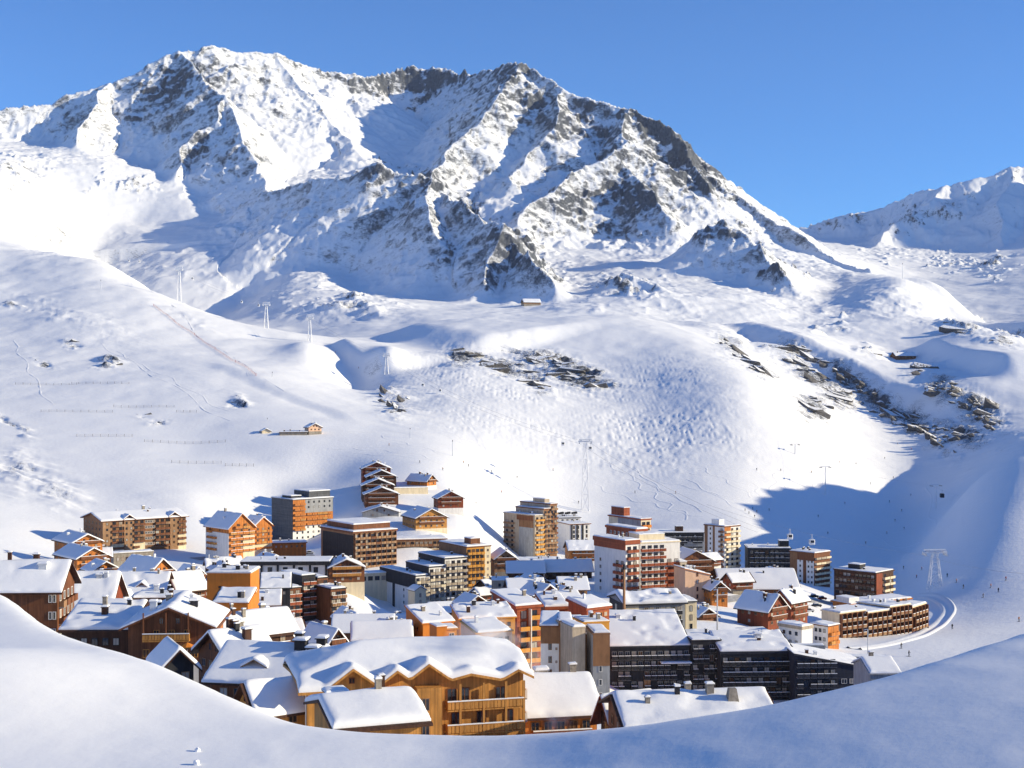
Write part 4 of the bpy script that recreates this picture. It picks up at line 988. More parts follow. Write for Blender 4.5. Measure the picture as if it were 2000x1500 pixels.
# ---- the red and white tower group
b = Bld('apartment_tower', 'white apartment tower with rust red balconies and stepped upper storeys', 1222, 1064, 540, 1247, 32, l=1161)
b.roof('flat', 0, .5, 'rust', 1.6, .5, wall='white'); b.panel('l', 0, 1, -2.2, -.02, 'rust', .3); b.grid('l', .1, .3, 2, 8, 1, WD); b.grid('l', .66, .98, 2, 8, 2, DOOR, ('rust', 1.1, .9)); b.grid('r', .05, .95, 0, 9, 2, DOOR, ('rust', 1.2, .9))
w = wing(b, 1242, 1038, 562, 1263, 32, l=1184); w.roof('flat', 0, .4, 'rust', .9, .5, wall='rust').grid('l', .1, .9, 0, 2, 6, WW); w.grid('r', .05, .95, 0, 6, 2, DOOR, ('rust', 1.1, .9))
w = wing(b, 1252, 1016, 590, 1271, 32, l=1189); w.roof('flat', 0, .4, 'rust', .5, .4, wall='cream').grid('r', .05, .95, 0, 7, 2, DOOR, ('orange', 1.1, .9)); w.box('lift_tower', .5, w.W * .7, w.L * .55, w.L * .95, .5, 4.2, 'rust', .3); w.panel('l', .3, 1, -3, -.02, 'grey')
w = wing(b, 1251, 1062, 552, 1328, 22, dep=15); w.roof('flat', 0, .3, 'cream', .5, .5, wall='white').grid('r', .0, .62, 0, 10, 4, DOOR, ('rust', 1.3, .92, 'snow')); w.panel('r', .62, 1, 0, -9.5, 'rust', .12); w.grid('r', .64, 1, 2, 10, 2, DOOR, ('rust', 1.3, .92))
w.box('roof_storey', 1, w.W * .7, 3, 12, .5, 3.2, 'cream', .5)
w = wing(b, 1329, 1098, 556, 1341, 13, dep=12); w.roof('flat', 0, .2, 'white', .3, .4, wall='cream').grid('r', .2, .8, 0, 6, 1, WD)
b = Bld('apartment_building', 'pale peach house with two slim red windows right of the red and white tower', 1338, 1112, 535, 1386, 18, dep=10); b.roof('sx', -2.5, .4, 'wood_orange', .3, .5, wall='peach').grid('r', .35, .65, 0, 4, 1, (.8, 1.7, 'rust'))
chalet('chalet', 'brown gabled chalet rising behind the peach house', 1324, 1099, 600, 1395, 16, dep=14, rise=4.4, wall='wood_brown', rows=3, bays=4, low=None)
b = Bld('apartment_building', 'white and brown apartment block with tall white stair shaft', 1415, 1030, 800, 1445, 38, l=1376)
b.roof('flat', 0, .4, 'wood_brown', .6, .4, wall='white'); b.panel('l', .0, .16, 0, -.02, 'brown_panel'); b.panel('l', .42, .52, 0, -.02, 'brown_panel'); b.panel('l', .62, .72, 0, 1.5, 'white', .7, 'stair_shaft'); b.grid('l', .2, .4, 0, 8, 1, WD); b.grid('l', .74, .98, 0, 8, 1, DOOR, ('wood_brown', 1.0, .9)); b.panel('r', 0, .4, -9, -.02, 'wood_orange'); b.grid('r', .02, .98, 0, 9, 3, DOOR, ('cream', 1.2, .92))
b.box('lift_tower', 1, 5, 5, 11, .6, 3.6, 'white', .4)
b = Bld('apartment_building', 'charcoal apartment block behind the brown gabled chalet', 1272, 1042, 860, 1375, 2, dep=18); b.roof('flat', 0, .4, 'charcoal', .6, .4, wall='charcoal').grid('r', .03, .97, 0, 7, 10, WD, ('charcoal', 1.0, .9, 'snow')); b.box('lift_tower', b.W * .48, b.W * .62, 3, 8, .6, 4.0, 'wood_dark', .3)
b.panel('r', .62, 1, 0, -5, 'grey')
b = Bld('apartment_building', 'charcoal balconied block with square lift tower at the piste side', 1461, 1072, 800, 1545, -3, dep=16); b.roof('flat', 0, .4, 'charcoal', .5, .5, wall='charcoal').grid('r', .03, .97, 0, 6, 8, DOOR, ('charcoal', 1.2, .92, 'snow')); b.box('lift_tower', b.W * .74, b.W * .96, 2, 8, .5, 4.4, 'black', .3)
b = Bld('apartment_building', 'brown and white block with rounded lit balconies beside the charcoal block', 1590, 1082, 770, 1621, 42, l=1543); b.roof('flat', 0, .5, 'wood_brown', .5, .6, wall='white'); b.panel('l', 0, .3, 0, -.02, 'brown_panel'); b.panel('l', .3, 1, -4, -.02, 'wood_brown'); b.panel('l', .55, .68, 0, -4, 'wood_brown'); b.panel('r', 0, 1, 0, -.02, 'wood_brown'); b.grid('r', .02, .98, 0, 7, 3, DOOR, ('cream', 1.4, .9)); b.grid('l', .32, .54, 1, 7, 1, WD); b.grid('l', .7, .98, 1, 7, 2, WD)
b = Bld('apartment_building', 'dark brown block with one lit balcony side nearest the lower piste', 1711, 1121, 640, 1745, 46, l=1629); b.roof('flat', 0, .4, 'wood_dark', .5, .5, wall='wood_dark').grid('l', .03, .97, 0, 5, 10, DOOR, ('wood_dark', 1.0, .92)); b.panel('r', 0, .34, 0, -.02, 'wood_red', .3); b.grid('r', .36, .98, 0, 6, 2, DOOR, ('cream', 1.3, .9)); b.box('lift_tower', 3, 8, 10, 16, .5, 3.0, 'charcoal', .3)

# ---- the curved grid block by the piste
b = Bld('apartment_building', 'curving brown block with a grid of pale balconies above the snow path', 1640, 1199, 520, 1690, 34, l=1605)
b.roof('flat', 0, .4, 'cream', .4, .5, wall='wood_brown').grid('r', 0, 1, 0, 7, 5, DOOR, ('wood_tan', 1.2, .62, 'snow'), fins=('wood_brown', 1.2)); b.panel('l', 0, 1, 0, -.02, 'cream')
w = b
for th, r, n, dz in ((36, 1738, 5, -1.1), (38, 1777, 5, 1.0), (52, 1808, 5, -1.6)):
    w = wing_after(w, b, th, r, 16, dz); w.roof('flat', 0, .4, 'cream', .4, .5, wall='wood_brown').grid('r', 0, 1, 0, 7, n, DOOR, ('wood_tan', 1.2, .62, 'snow'), fins=('wood_brown', 1.2))
w = wing(b, 1662, 1182, 545, 1778, 30, dep=10); w.roof('flat', 0, .7, 'wood_orange', .5, .7, wall='wood_orange').grid('r', .02, .98, 0, 1, 12, DOOR, None); w.box('roof_storey', 0, 5, 1, 8, .3, 2.4, 'white', .3)
b = Bld('house', 'white house with one orange wooden side in front of the curving block', 1617, 1224, 465, 1638, 42, l=1587); b.roof('flat', 0, .6, 'wood_brown', .3, .6, wall='white'); b.panel('r', 0, 1, 0, -.02, 'wood_orange'); b.grid('r', .1, .9, 0, 5, 2, DOOR, ('wood_orange', 1, .9)); b.grid('l', .1, .9, 0, 3, 3, WD)
b = Bld('house', 'white flat house with grey roof edge between the wooden chalets and the orange sided house', 1566, 1230, 448, 1587, 40, l=1521); b.roof('flat', 0, .3, 'beige', 1.0, .5, wall='white').grid('l', .1, .9, 0, 2, 3, WD)
chalet('chalet', 'large reddish wooden chalet with broad snow roof and gable to the right', 1500, 1193, 470, 1537, 42, l=1440, rise=4.6, wall='wood_red', rows=3, bays=3, low=None)
chalet('chalet', 'reddish wooden chalet behind the large reddish one, roof facing the piste', 1545, 1176, 500, 1577, 44, l=1508, rise=3.6, wall='wood_red', rows=3, bays=3, low=None, gable='l')
chalet('lodge', 'long lodge under one broad rippled snow roof right of the peach house', 1408, 1150, 590, 1560, 2, dep=24, gable='l', rise=6.5, wall='wood_brown', rows=1, bays=9, low=None, cat='lodge', snow=.9, bal=False)
chalet('chalet', 'small orange brown chalet tucked under the peach house', 1390, 1152, 530, 1421, 14, dep=9, rise=2.6, wall='wood_orange', rows=2, bays=2, low=None)

# ---- centre front: ochre and orange blocks
b = Bld('apartment_building', 'block with charcoal side, round shuttered windows and cream end under a wavy snow roof', 1222, 1182, 430, 1338, 12, l=1191)
b.roof('gx', 2.0, .8, 'charcoal', .3, 1.0, wall='grey', lump=.5); b.panel('l', 0, 1, 0, -.02, 'charcoal'); b.grid('r', .3, .95, 0, 5, 7, (1.2, 1.3, 'cream'), ('charcoal', .9, .8, 'snow')); b.panel('r', 0, .22, 0, -.02, 'cream'); b.panel('l', .4, .5, 0, -1, 'cream', .3, 'post')
w = wing(b, 1339, 1176, 437, 1361, 12, dep=11); w.roof('flat', 0, .5, 'charcoal', .3, .6, wall='cream').grid('r', .3, .7, 0, 4, 1, (.8, 1.8, 'black'))
b = Bld('apartment_building', 'orange block with single sloping snow roof and dark left side', 826, 1219, 335, 886, 27, l=793); b.roof('sy', 2.6, .35, 'orange', .3, .55, wall='orange').grid('l', .15, .8, 0, 2, 3, (.6, .9, 'wood_brown'))
w = wing(b, 853, 1226, 318, 873, 22, dep=5); w.roof('flat', 0, .1, 'orange', .2, .3, wall='orange')
w = wing(b, 872, 1230, 322, 892, 18, dep=5); w.roof('flat', 0, .4, 'ochre', .3, .5, wall='ochre').grid('r', .2, .8, 0, 1, 1, (1.6, 1.4, 'white'))
b = Bld('apartment_building', 'ochre block with broad snow roof in the middle of the orange buildings', 898, 1210, 350, 1006, 14, dep=10); b.roof('sy', 1.8, .4, 'ochre', .3, .6, wall='ochre').grid('r', .1, .95, 0, 2, 7, (.9, 1.1, 'wood_brown'))
w = wing(b, 897, 1192, 364, 938, 6, dep=8); w.roof('flat', 0, .1, 'orange', .25, .4, wall='orange')
b = Bld('apartment_building', 'rust block with stacked ochre lit balconies and white downpipe', 1010, 1188, 372, 1056, 27, l=963); b.roof('sy', 2.0, .6, 'rust', .6, .6, wall='rust').grid('r', .05, .95, 0, 5, 2, DOOR, ('ochre', 1.3, .9)); b.panel('r', .485, .515, 0, -.3, 'white', 1.5, 'downpipe')
b = Bld('apartment_building', 'small rust and ochre block right of the stacked ochre balconies', 1068, 1190, 398, 1111, 12, dep=12); b.roof('sy', 2.0, .6, 'rust', .7, .7, wall='rust').grid('r', .05, .95, 0, 4, 4, DOOR, ('ochre', 1.2, .9))
b = Bld('apartment_building', 'rust red cornered block under a flat snow roof beside the charcoal side', 1146, 1192, 384, 1190, 36, l=1110); b.roof('sy', 1.4, .6, 'rust', .7, .7, wall='rust').grid('r', .05, .95, 0, 3, 4, (1.1, 1.2, 'ochre'))
b = Bld('apartment_building', 'bright ochre box with snow topped parapet in front of the rust red block', 1138, 1218, 345, 1190, 16, dep=8); b.roof('flat', 0, .1, 'ochre', .3, .35, wall='ochre')
w = wing(b, 1122, 1212, 352, 1142, 10, dep=5); w.roof('flat', 0, .3, 'beige', .3, .5, wall='ochre')
b = Bld('house', 'peach fronted house with snow roof just behind the steam', 930, 1238, 305, 1000, 24, dep=9); b.roof('sy', 1.2, .3, 'ochre', .25, .5, wall='peach').grid('r', .4, .95, 0, 2, 3, (.9, 1.1, 'wood_brown'))
b = Bld('apartment_building', 'tall brown and white block with vertical recesses left of the black block', 1056, 1224, 305, 1092, -3, dep=10); b.roof('sy', 1.2, .3, 'wood_brown', .3, .5, wall='white'); b.panel('r', 0, 1, -3.6, -.02, 'brown_panel'); b.grid('r', .4, .62, 1, 6, 1, (.8, 1.4, 'wood_brown')); b.grid('r', .75, .95, 1, 6, 1, (.4, .5, 'wood_brown'))
for (c, yt, D, r, th, wl, top) in ((1092, 1215, 304, 1118, 0, 'brown_panel', None), (1118, 1228, 297, 1143, 18, 'beige', None), (1143, 1242, 304, 1158, 0, 'brown_panel', None), (1158, 1240, 296, 1191, 6, 'grey', 'brown_panel')):
    w = wing(b, c, yt, D, r, th, dep=10); w.roof('flat', 0, .1, wl if top is None else top, .3, .5, wall=wl)
    if top: w.panel('r', 0, 1, -6.5, -.02, top)
    if wl != 'beige': w.grid('r', .3, .6, 0, 6, 1, (.7, 1.3, 'white'))

# ---- the black blocks
blk = ('charcoal', 1.2, .9, 'snow')
b = Bld('apartment_building', 'black clad block under a large sloping snow roof, leftmost of the black row', 1190, 1266, 395, 1350, 5, dep=22); b.roof('sy', 6.2, .3, 'charcoal', .5, .6, wall='charcoal').grid('r', .02, .98, 0, 7, 12, (1.3, 1.9, 'grey'), blk, skip=.12); b.chimney(b.W * .22, b.L * .75, 1.8, 1.2, 'steel')
b.panel('r', .42, .5, 0, -8, 'wood_tan', .3); b.box('canopy', b.W * .62, b.W * .98, -2.6, 0, -4.4, -4.1, 'black', .4)
b = Bld('apartment_building', 'narrow black tower between the two black blocks with snow roofs', 1350, 1252, 396, 1408, 5, dep=16); b.roof('flat', 0, .2, 'charcoal', .3, .5, wall='charcoal').grid('r', .04, .96, 0, 7, 5, (1.2, 1.8, 'grey'), blk, skip=.15); b.panel('r', .66, .86, 0, -13, 'wood_tan', .3)
b = Bld('apartment_building', 'wide black block with rows of white edged balconies and a snow roof terrace', 1408, 1277, 390, 1552, 3, dep=16); b.roof('sy', 2.6, .3, 'navy', .7, .6, wall='charcoal').grid('r', .02, .98, 0, 7, 12, (1.4, 1.9, 'black'), ('charcoal', 1.3, .94, 'snow')); b.chimney(b.W * .6, b.L * .6, 2.2, 1.8, 'steel')
b = Bld('apartment_building', 'navy block with sloping gable line at the right end of the black row', 1552, 1280, 384, 1700, 3, dep=18); b.roof('sx', -4.0, .3, 'navy', .5, .35, wall='navy').grid('r', .02, .55, 0, 6, 6, (1.3, 1.8, 'black'), ('navy', 1.2, .9, 'snow')); b.grid('r', .6, .92, 2, 6, 3, (1.5, 1.3, 'white'))
b = Bld('parapet_wall', 'low grey wall with snow on top behind the narrow black tower', 1402, 1238, 440, 1497, -4, dep=3, cat='wall'); b.roof('flat', 0, .1, 'beige', .2, .5, wall='beige')
b = Bld('parapet_wall', 'grey wall with snow behind the navy block', 1552, 1262, 430, 1612, -4, dep=3, cat='wall'); b.roof('flat', 0, .1, 'grey', .2, .5, wall='grey')
b = Bld('parapet_wall', 'long grey roof edge right of the navy block by the piste', 1655, 1285, 400, 1735, -6, dep=4, cat='wall'); b.roof('flat', 0, .1, 'grey', .25, .4, wall='grey')
b = Bld('house', 'low building under one smooth white snow roof right of the navy block', 1700, 1316, 340, 1756, 4, dep=13, cat='house'); b.roof('gx', 2.2, .5, 'grey', .3, .8, wall='grey')

# ---- filler houses in the middle left
chalet('chalet', 'chalet roof lying in blue shade below the white turret', 652, 1234, 405, 764, 3, dep=13, gable='l', rise=3.4, wall='wood_brown', rows=1, bays=6, low=None, bal=False)
chalet('chalet', 'brown chalet with long snow roof left of the sloping orange block', 692, 1251, 330, 800, 6, dep=11, gable='l', rise=3.0, wall='wood_brown', rows=1, bays=5, low=None)
chalet('chalet', 'small orange gabled chalet behind the big shaded roof', 640, 1257, 300, 674, 38, l=592, rise=2.6, wall='wood_orange', rows=1, bays=2, low=None)
b = Bld('retaining_wall', 'pale stone retaining wall below the stepped rust block', 560, 1232, 420, 640, 6, dep=3, cat='wall'); b.roof('flat', 0, .15, 'cream', .2, .6, wall='cream')

for (nm, lab, c, yt, D, r, th, kw) in (
    ('chalet', 'small snowy chalet between the stepped rust block and the shaded chalet roof', 676, 1218, 430, 716, 24, dict(l=650, rise=2.6, wall='wood_tan')),
    ('chalet', 'low chalet with dark eaves in front of the concrete balcony grid', 846, 1196, 500, 900, 16, dict(dep=9, gable='l', rise=2.6, wall='wood_dark')),
    ('chalet', 'snow capped little house behind the ochre block', 912, 1182, 450, 952, 28, dict(l=890, rise=2.4, wall='wood_orange')),
    ('chalet', 'small brown house below the broad sunlit roof chalet', 540, 1262, 262, 584, 30, dict(l=516, rise=2.2, wall='wood_brown')),
    ('chalet', 'honey gabled house left of the sloping orange block', 752, 1240, 362, 786, 34, dict(l=726, rise=2.4, wall='wood_honey')),
    ('chalet', 'snowed in house behind the black clad block', 1366, 1205, 470, 1400, 24, dict(l=1345, rise=2.2, wall='wood_brown')),
    ('chalet', 'chalet with red gable between hotel and orange hall', 372, 1128, 430, 402, 40, dict(l=346, rise=2.4, wall='wood_red')),
    ('chalet', 'lone chalet with shadowed front at the foot of the hotel', 520, 1098, 600, 556, 30, dict(l=498, rise=2.4, wall='wood_orange')),
):
    chalet(nm, lab, c, yt, D, r, th, rows=1, bays=3, low=None, **kw)
for (lab, c, yt, D, r, th, m) in (('grey snow topped wall beside the white turret', 772, 1206, 560, 800, 8, 'grey'), ('cream garage front under the brown apartment block with dark end wall', 700, 1122, 640, 760, 20, 'cream'), ('grey garage front below the red and white tower', 1236, 1168, 500, 1300, 8, 'grey'), ('stone wall with snow in front of the reddish wooden chalets', 1440, 1236, 455, 1500, 6, 'stone')):
    b = Bld('garage', lab, c, yt, D, r, th, dep=6, cat='garage'); b.roof('flat', 0, .3, m, .3, .6, wall=m).grid('r', .06, .94, 0, 1, 4, (2.2, 1.9, 'wood_dark'), top=.35)

# ---- front left
b = chalet('barn', 'big brown boarded barn under a smooth snow roof at the left border', -70, 1153, 235, 112, 3, dep=11, gable='l', rise=3.8, wall='wood_brown', rows=0, bal=False, low=None, cat='barn', other=None, snow=.8, chim=False)
b.chimney(b.W * .78, b.L * .35, 1.1, 1.3, 'steel'); b.grid('x', .05, .95, 0, 3, 4, (1.0, 1.4, 'white'), ('wood_brown', .8, .8)); b.grid('r', .9, .99, 0, 3, 2, (.55, 1.3, 'white'))
b = chalet('chalet', 'dark red walled chalet with thick roof snow right of the big barn', 132, 1181, 270, 213, 4, dep=13, gable='l', rise=4.6, wall='wood_red', rows=1, bays=5, bal=False, low=None, other=None, snow=.8, chim=False); b.chimney(b.W * .62, b.L * .4, 1.2, 1.0, 'steel')
b = chalet('chalet', 'wide snow roof with a small gabled dormer behind the near chalets', 214, 1162, 345, 318, 4, dep=14, gable='l', rise=4.2, wall='wood_brown', rows=1, bays=5, low=None, other=None)
g = b.W * .58
o = put('dormer', slab_mesh('dormer', lambda X, Y: b.H + 2.8 * (1 - abs(X - g) / 3.4) - .2, [g - 3, g, g + 3], [1.2, 7], .2, MAT['wood_brown']), b.root)
put('dormer_snow', snow_mesh(lambda X, Y: b.H + 2.8 * (1 - abs(X - g) / 3.4) - .2, g - 3, g + 3, 1.2, 7, .21, .55, 4), o)
put('dormer_wall', MB().box(g - 2.2, g + 2.2, 2.2, 6, b.H, b.H + 1.3).mesh('dormer_wall', MAT['wood_brown']), b.root)
chalet('shed', 'small dark gabled shed between the red walled chalet and the balcony chalet', 224, 1187, 285, 253, 6, dep=8, rise=2.4, wall='wood_dark', rows=0, bal=False, low=None, cat='shed', other=None, chim=False)
chalet('chalet', 'chalet with dark gable and snow roof left of the orange hall', 347, 1152, 355, 400, 42, l=320, gable='l', rise=3.4, wall='wood_brown', rows=1, bays=3, low=None)
b = Bld('garage', 'long low garage under flat snow behind the balcony chalet', 262, 1170, 290, 358, 3, dep=7, cat='garage'); b.roof('flat', 0, .5, 'wood_dark', .3, .6, wall='wood_dark')
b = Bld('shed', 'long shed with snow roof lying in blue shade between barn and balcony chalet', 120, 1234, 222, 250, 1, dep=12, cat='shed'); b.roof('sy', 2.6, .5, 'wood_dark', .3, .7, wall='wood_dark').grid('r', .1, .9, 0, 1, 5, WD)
b = Bld('chalet', 'brown chalet with wide gable, carved balcony and orange side lean-to', 250, 1224, 215, 412, 4, dep=14, cat='chalet')
b.roof('gy', 2.7, 1.2, 'wood_brown', .3, .6, wall='wood_brown'); b.grid('r', .12, .9, 1, 2, 4, (1.0, 1.3, 'wood_honey'), None, 2.7); b.grid('r', .25, .8, 0, 1, 3, (.9, 1.5, 'wood_honey'), None, 2.7)
b.panel('r', 0, 1, 0, max(.6, b.H - 5.6), 'white', .08, 'ground_floor'); b.gable_windows('r', 1, .7, 1.0, n=2, zgap=.3)
loc, rz = b.on('r', b.W * .47, b.H - 2.0); put('balcony', rail_mesh(b.W * .56, 1.3, 'wood_honey'), b.root, loc, rz)
for u in (.2, .47, .74): put('post', MB().box(-.09, .09, -1.25, -1.05, 0, 4.2).mesh('post', MAT['wood_brown']), b.root, (b.W * u, 0, b.H - 2.0))
w = wing(b, 412, 1218, 219, 430, 6, dep=4); w.roof('sx', -.4, .2, 'wood_orange', .2, .4, wall='wood_orange'); b.chimney(b.W * .72, b.L * .45, 1.3, 1.1, 'charcoal'); b.chimney(b.W * .25, b.L * .6, .9, .7, 'charcoal')
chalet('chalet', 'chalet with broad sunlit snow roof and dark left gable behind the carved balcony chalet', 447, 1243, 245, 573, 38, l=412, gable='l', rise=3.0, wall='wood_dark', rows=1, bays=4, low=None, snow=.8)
chalet('chalet', 'brown gabled chalet with snow roof and stone base above the snow bank edge', 448, 1288, 200, 532, 40, l=388, gable='l', rise=3.0, wall='wood_brown', rows=2, bays=3, low='stone', snow=.7)
chalet('shed', 'dark little house with its gable showing above the snow bank', 320, 1302, 190, 378, 24, l=300, rise=2.0, wall='charcoal', rows=1, bays=2, low=None, bal=False, chim=False, cat='shed')
b = chalet('chalet', 'large chalet roof with dormer and black vents, lying half in shade', 412, 1328, 187, 600, -10, dep=15, gable='l', rise=3.2, wall='wood_brown', rows=1, bays=6, low=None, bal=False, other=None, snow=.8, chim=False)
for x, y, h, ww in ((.78, .42, 1.7, 1.5), (.93, .36, 1.3, 1.4), (.97, .5, 1.3, 1.2)): b.chimney(b.W * x, b.L * y, h, ww, 'charcoal')
g = b.W * .40; zd = b.fn(g, 3.5)
o = put('dormer', slab_mesh('dormer', lambda X, Y: zd + .9 - .55 * abs(X - g), [g - 1.9, g, g + 1.9], [1.6, 6], .16, MAT['wood_tan']), b.root)
put('dormer_snow', snow_mesh(lambda X, Y: zd + .9 - .55 * abs(X - g), g - 1.9, g + 1.9, 1.6, 6, .17, .45, 4), o)
put('dormer_wall', MB().box(g - 1.5, g + 1.5, 2.2, 6, zd - 2, zd - .05).mesh('dormer_wall', MAT['wood_dark']), b.root)
chalet('chalet', 'small chalet with honey gable poking out in front of the large shaded roof', 502, 1388, 165, 598, 36, l=466, gable='l', rise=2.6, wall='wood_honey', rows=1, bays=2, low=None, bal=False, chim=False, snow=.7)

# ---- the big honey coloured chalet in front
b = Bld('chalet', 'large honey coloured chalet with a zigzag of gables under deep snow, nearest the bank', 600, 1345, 166, 1022, 15, dep=15, cat='chalet')
Hk, Lk, Wk = b.H, b.L, b.W
GB = [(b.W * .20, 2.0, .72), (b.W * .40, 1.5, .72), (b.W * .545, 2.1, .72), (b.W * .74, .7, .22), (b.W * .965, .9, .5)]
def k2(x, y):
    z = Hk + min(2.9 * (1 - abs(y - Lk / 2) / (Lk / 2)), 0.7 + 0.3 * max(x, 0) + 0.2 * x * (x < 0), 1.7 + 0.3 * max(Wk - x, 0))
    if y < Lk / 2:
        for gx, a, sl in GB: z = max(z, Hk + a - sl * abs(x - gx) - .16 * max(y, 0))
    return z
b.fn = k2
kxs = sorted({0.0, b.W, *[g[0] for g in GB], *[b.W * q for q in (.1, .3, .33, .47, .62, .68, .86, .9)]})
put('wall', wall_mesh(lambda x, y: k2(x, y) + .02, 0, b.W, 0, Lk, 0, kxs, [Lk / 2], MAT['wood_honey']), b.root)
xs_k = sorted({-1.2, b.W + 1.0, *list(np.linspace(0, b.W, 50)), *[g[0] for g in GB]}); ys_k = sorted({-1.3, Lk + 1.0, Lk / 2, *list(np.linspace(0, Lk / 2, 9))})
rf = put('roof', slab_mesh('roof', k2, xs_k, ys_k, .3, MAT['wood_honey']), b.root)
put('roof_snow', snow_mesh(k2, -1.15, b.W + .95, -1.25, Lk + .95, .304, .85, 5, .9, .42), rf)
# projecting bays under the gables; their right sides catch the sun
for u0, u1, d in ((.335, .435, 1.2), (.485, .60, 1.9)):
    put('bay', MB().box(b.W * u0, b.W * u1, -d, .02, 0, Hk - .35).mesh('bay', MAT['wood_honey']), b.root)
    for z in (Hk - 3.0, Hk - 5.9): put('window', window_mesh(.95, 1.5, 'wood_tan'), b.root, (b.W * (u0 + u1) / 2 - .5, -d, z))
    put('window', window_mesh(.7, 1.5, 'wood_brown'), b.root, (b.W * u1, -d / 2, Hk - 3.2), math.pi / 2)
for u in (.06, .13, .24, .29): put('window', window_mesh(.9, 1.3, 'wood_brown'), b.root, (b.W * u, 0, Hk - 5.4))
put('window', window_mesh(.7, .7, 'wood_brown'), b.root, (b.W * .2, 0, Hk + .3))
for u, z in ((.66, Hk - 2.9), (.72, Hk - 2.9), (.80, Hk - 5.8), (.68, Hk - 5.8), (.89, Hk - 3.0), (.93, Hk - 5.8)): put('window', window_mesh(1.2, 2.0, 'wood_brown', 'glass'), b.root, (b.W * u, 0, z))
for u in (.69, .80, .905, .99): put('post', MB().box(-.13, .13, -1.35, -1.1, 0, Hk - .2).mesh('post', MAT['wood_honey']), b.root, (b.W * u, 0, 0))
for z in (Hk - 3.3, Hk - 6.1): put('balcony', rail_mesh(b.W * .36, 1.3, 'wood_honey'), b.root, (b.W * .81, 0, z))
b.grid('x', .1, .9, 0, 2, 3, (1.1, 1.6, 'white'), ('white', 1.0, .8, 'snow'))
put('downpipe', MB().bar((0, 0, 0), (0, 0, Hk - .3), .08).mesh('downpipe', MAT['white']), b.root, (-.12, .3, 0))
b = chalet('annex', 'low annex with lumpy snow roof and small gable in front of the honey chalet', 664, 1424, 142, 822, 20, l=614, gable='l', rise=1.5, wall='wood_honey', rows=0, bal=False, low=None, cat='annex', snow=.75, chim=False)
b.chimney(b.W * .18, b.L * .72, 1.0, 1.9, 'grey')
b = chalet('chalet', 'chalet with smooth snow roof and orange balcony right of the honey chalet', 1024, 1398, 184, 1166, 12, dep=13, gable='l', rise=3.2, wall='wood_orange', rows=2, bays=5, low=None, balr=(0,), chim=False, snow=.8); b.chimney(b.W * .42, b.L * .62, 1.7, 1.5, 'stone')
b = chalet('chalet', 'chalet with wide snow roof and slate chimney above the right part of the snow bank', 1228, 1418, 158, 1512, 7, dep=12, gable='l', rise=2.0, wall='wood_brown', rows=1, bays=5, low=None, bal=False, chim=False, snow=.7, other='l')
z0 = b.fn(b.W * .77, b.L * .3)
ch = put('chimney', mesh_from('chimney', [(-.8, -.8, -.5), (.8, -.8, -.5), (.8, .8, -.5), (-.8, .8, -.5), (-.42, -.42, 1.9), (.42, -.42, 1.9), (.42, .42, 1.9), (-.42, .42, 1.9)], [(0, 3, 2, 1), (4, 5, 6, 7), (0, 1, 5, 4), (1, 2, 6, 5), (2, 3, 7, 6), (3, 0, 4, 7)], [MAT['stone']]), b.root, (b.W * .77, b.L * .3, z0))
chalet('chalet', 'dark brown canopy roof left of the slate chimney chalet', 1196, 1400, 172, 1272, 28, l=1174, gable='l', rise=2.2, wall='wood_dark', rows=1, bays=3, low=None, bal=False, chim=False, roofm='wood_red')

# ---- huts on the mountain
DH = D_at(605, 850)
chalet('mountain_hut', 'pale pink mountain restaurant on the slope above the village', 603, 835, DH, 628, 28, dep=9, rise=2.6, wall='peach', rows=1, bays=3, low='stone', cat='hut', bal=False)
b = Bld('mountain_hut', 'long half buried stone annex left of the pale pink restaurant', 546, 845, DH - 4, 600, 8, dep=8, cat='hut'); b.roof('flat', 0, .6, 'wood_dark', .4, .6, wall='stone').grid('r', .05, .95, 0, 1, 8, WD)
chalet('mountain_hut', 'tiny cream lift hut at the left of the pale pink restaurant', 512, 842, D_at(520, 848), 528, 20, dep=6, rise=1.6, wall='cream', rows=1, bays=1, low=None, cat='hut', bal=False, chim=False)
chalet('mountain_hut', 'brown hut on the plateau under the rocky ridge', 1023, 590, D_at(1038, 598, 1700, 2400), 1056, 16, dep=14, gable='l', rise=4.5, wall='wood_tan', rows=1, bays=5, low='stone', cat='hut', bal=False, snow=1.2)
chalet('mountain_hut', 'brown wooden hut alone among the rocks on the right slope', 1750, 695, D_at(1768, 704, 1400, 2300), 1789, 14, dep=14, gable='l', rise=4.5, wall='wood_brown', rows=1, bays=5, low=None, cat='hut', bal=False, snow=.5)

# ---- small chalets tucked into the remaining gaps
rg = random.Random(21); found = []
zones = [(120, 560, 300, 640), (560, 1150, 290, 640), (1150, 1620, 430, 700)]
tries = 0
while len(found) < 26 and tries < 6000:
    tries += 1
    zx = rg.choice(zones); px = rg.uniform(zx[0], zx[1]); D = rg.uniform(zx[2], zx[3]); w = rg.uniform(7.5, 10.5); d = rg.uniform(7.5, 10)
    x = (px - 1000) / F * D
    if min(math.hypot(x - fx, D + 4 - fy) - fr * .80 for fx, fy, fr in FOOT) < 6.2: continue
    z = zt(x, D); row = 750 - (z + 4.8) / D * F
    if row < 1075 or row > 1300: continue
    found.append((px, row, D, w, d)); FOOT.append((x, D + 4, 6.0))
WN = {'wood_brown': 'brown', 'wood_orange': 'orange', 'wood_dark': 'dark', 'wood_tan': 'tan', 'wood_red': 'reddish'}
kinds = {}
for f in sorted(found): kinds.setdefault(rg.choice(list(WN)), []).append(f)
NTH = ['first', 'second', 'third', 'fourth', 'fifth', 'sixth', 'seventh', 'eighth', 'ninth', 'tenth', 'eleventh', 'twelfth']
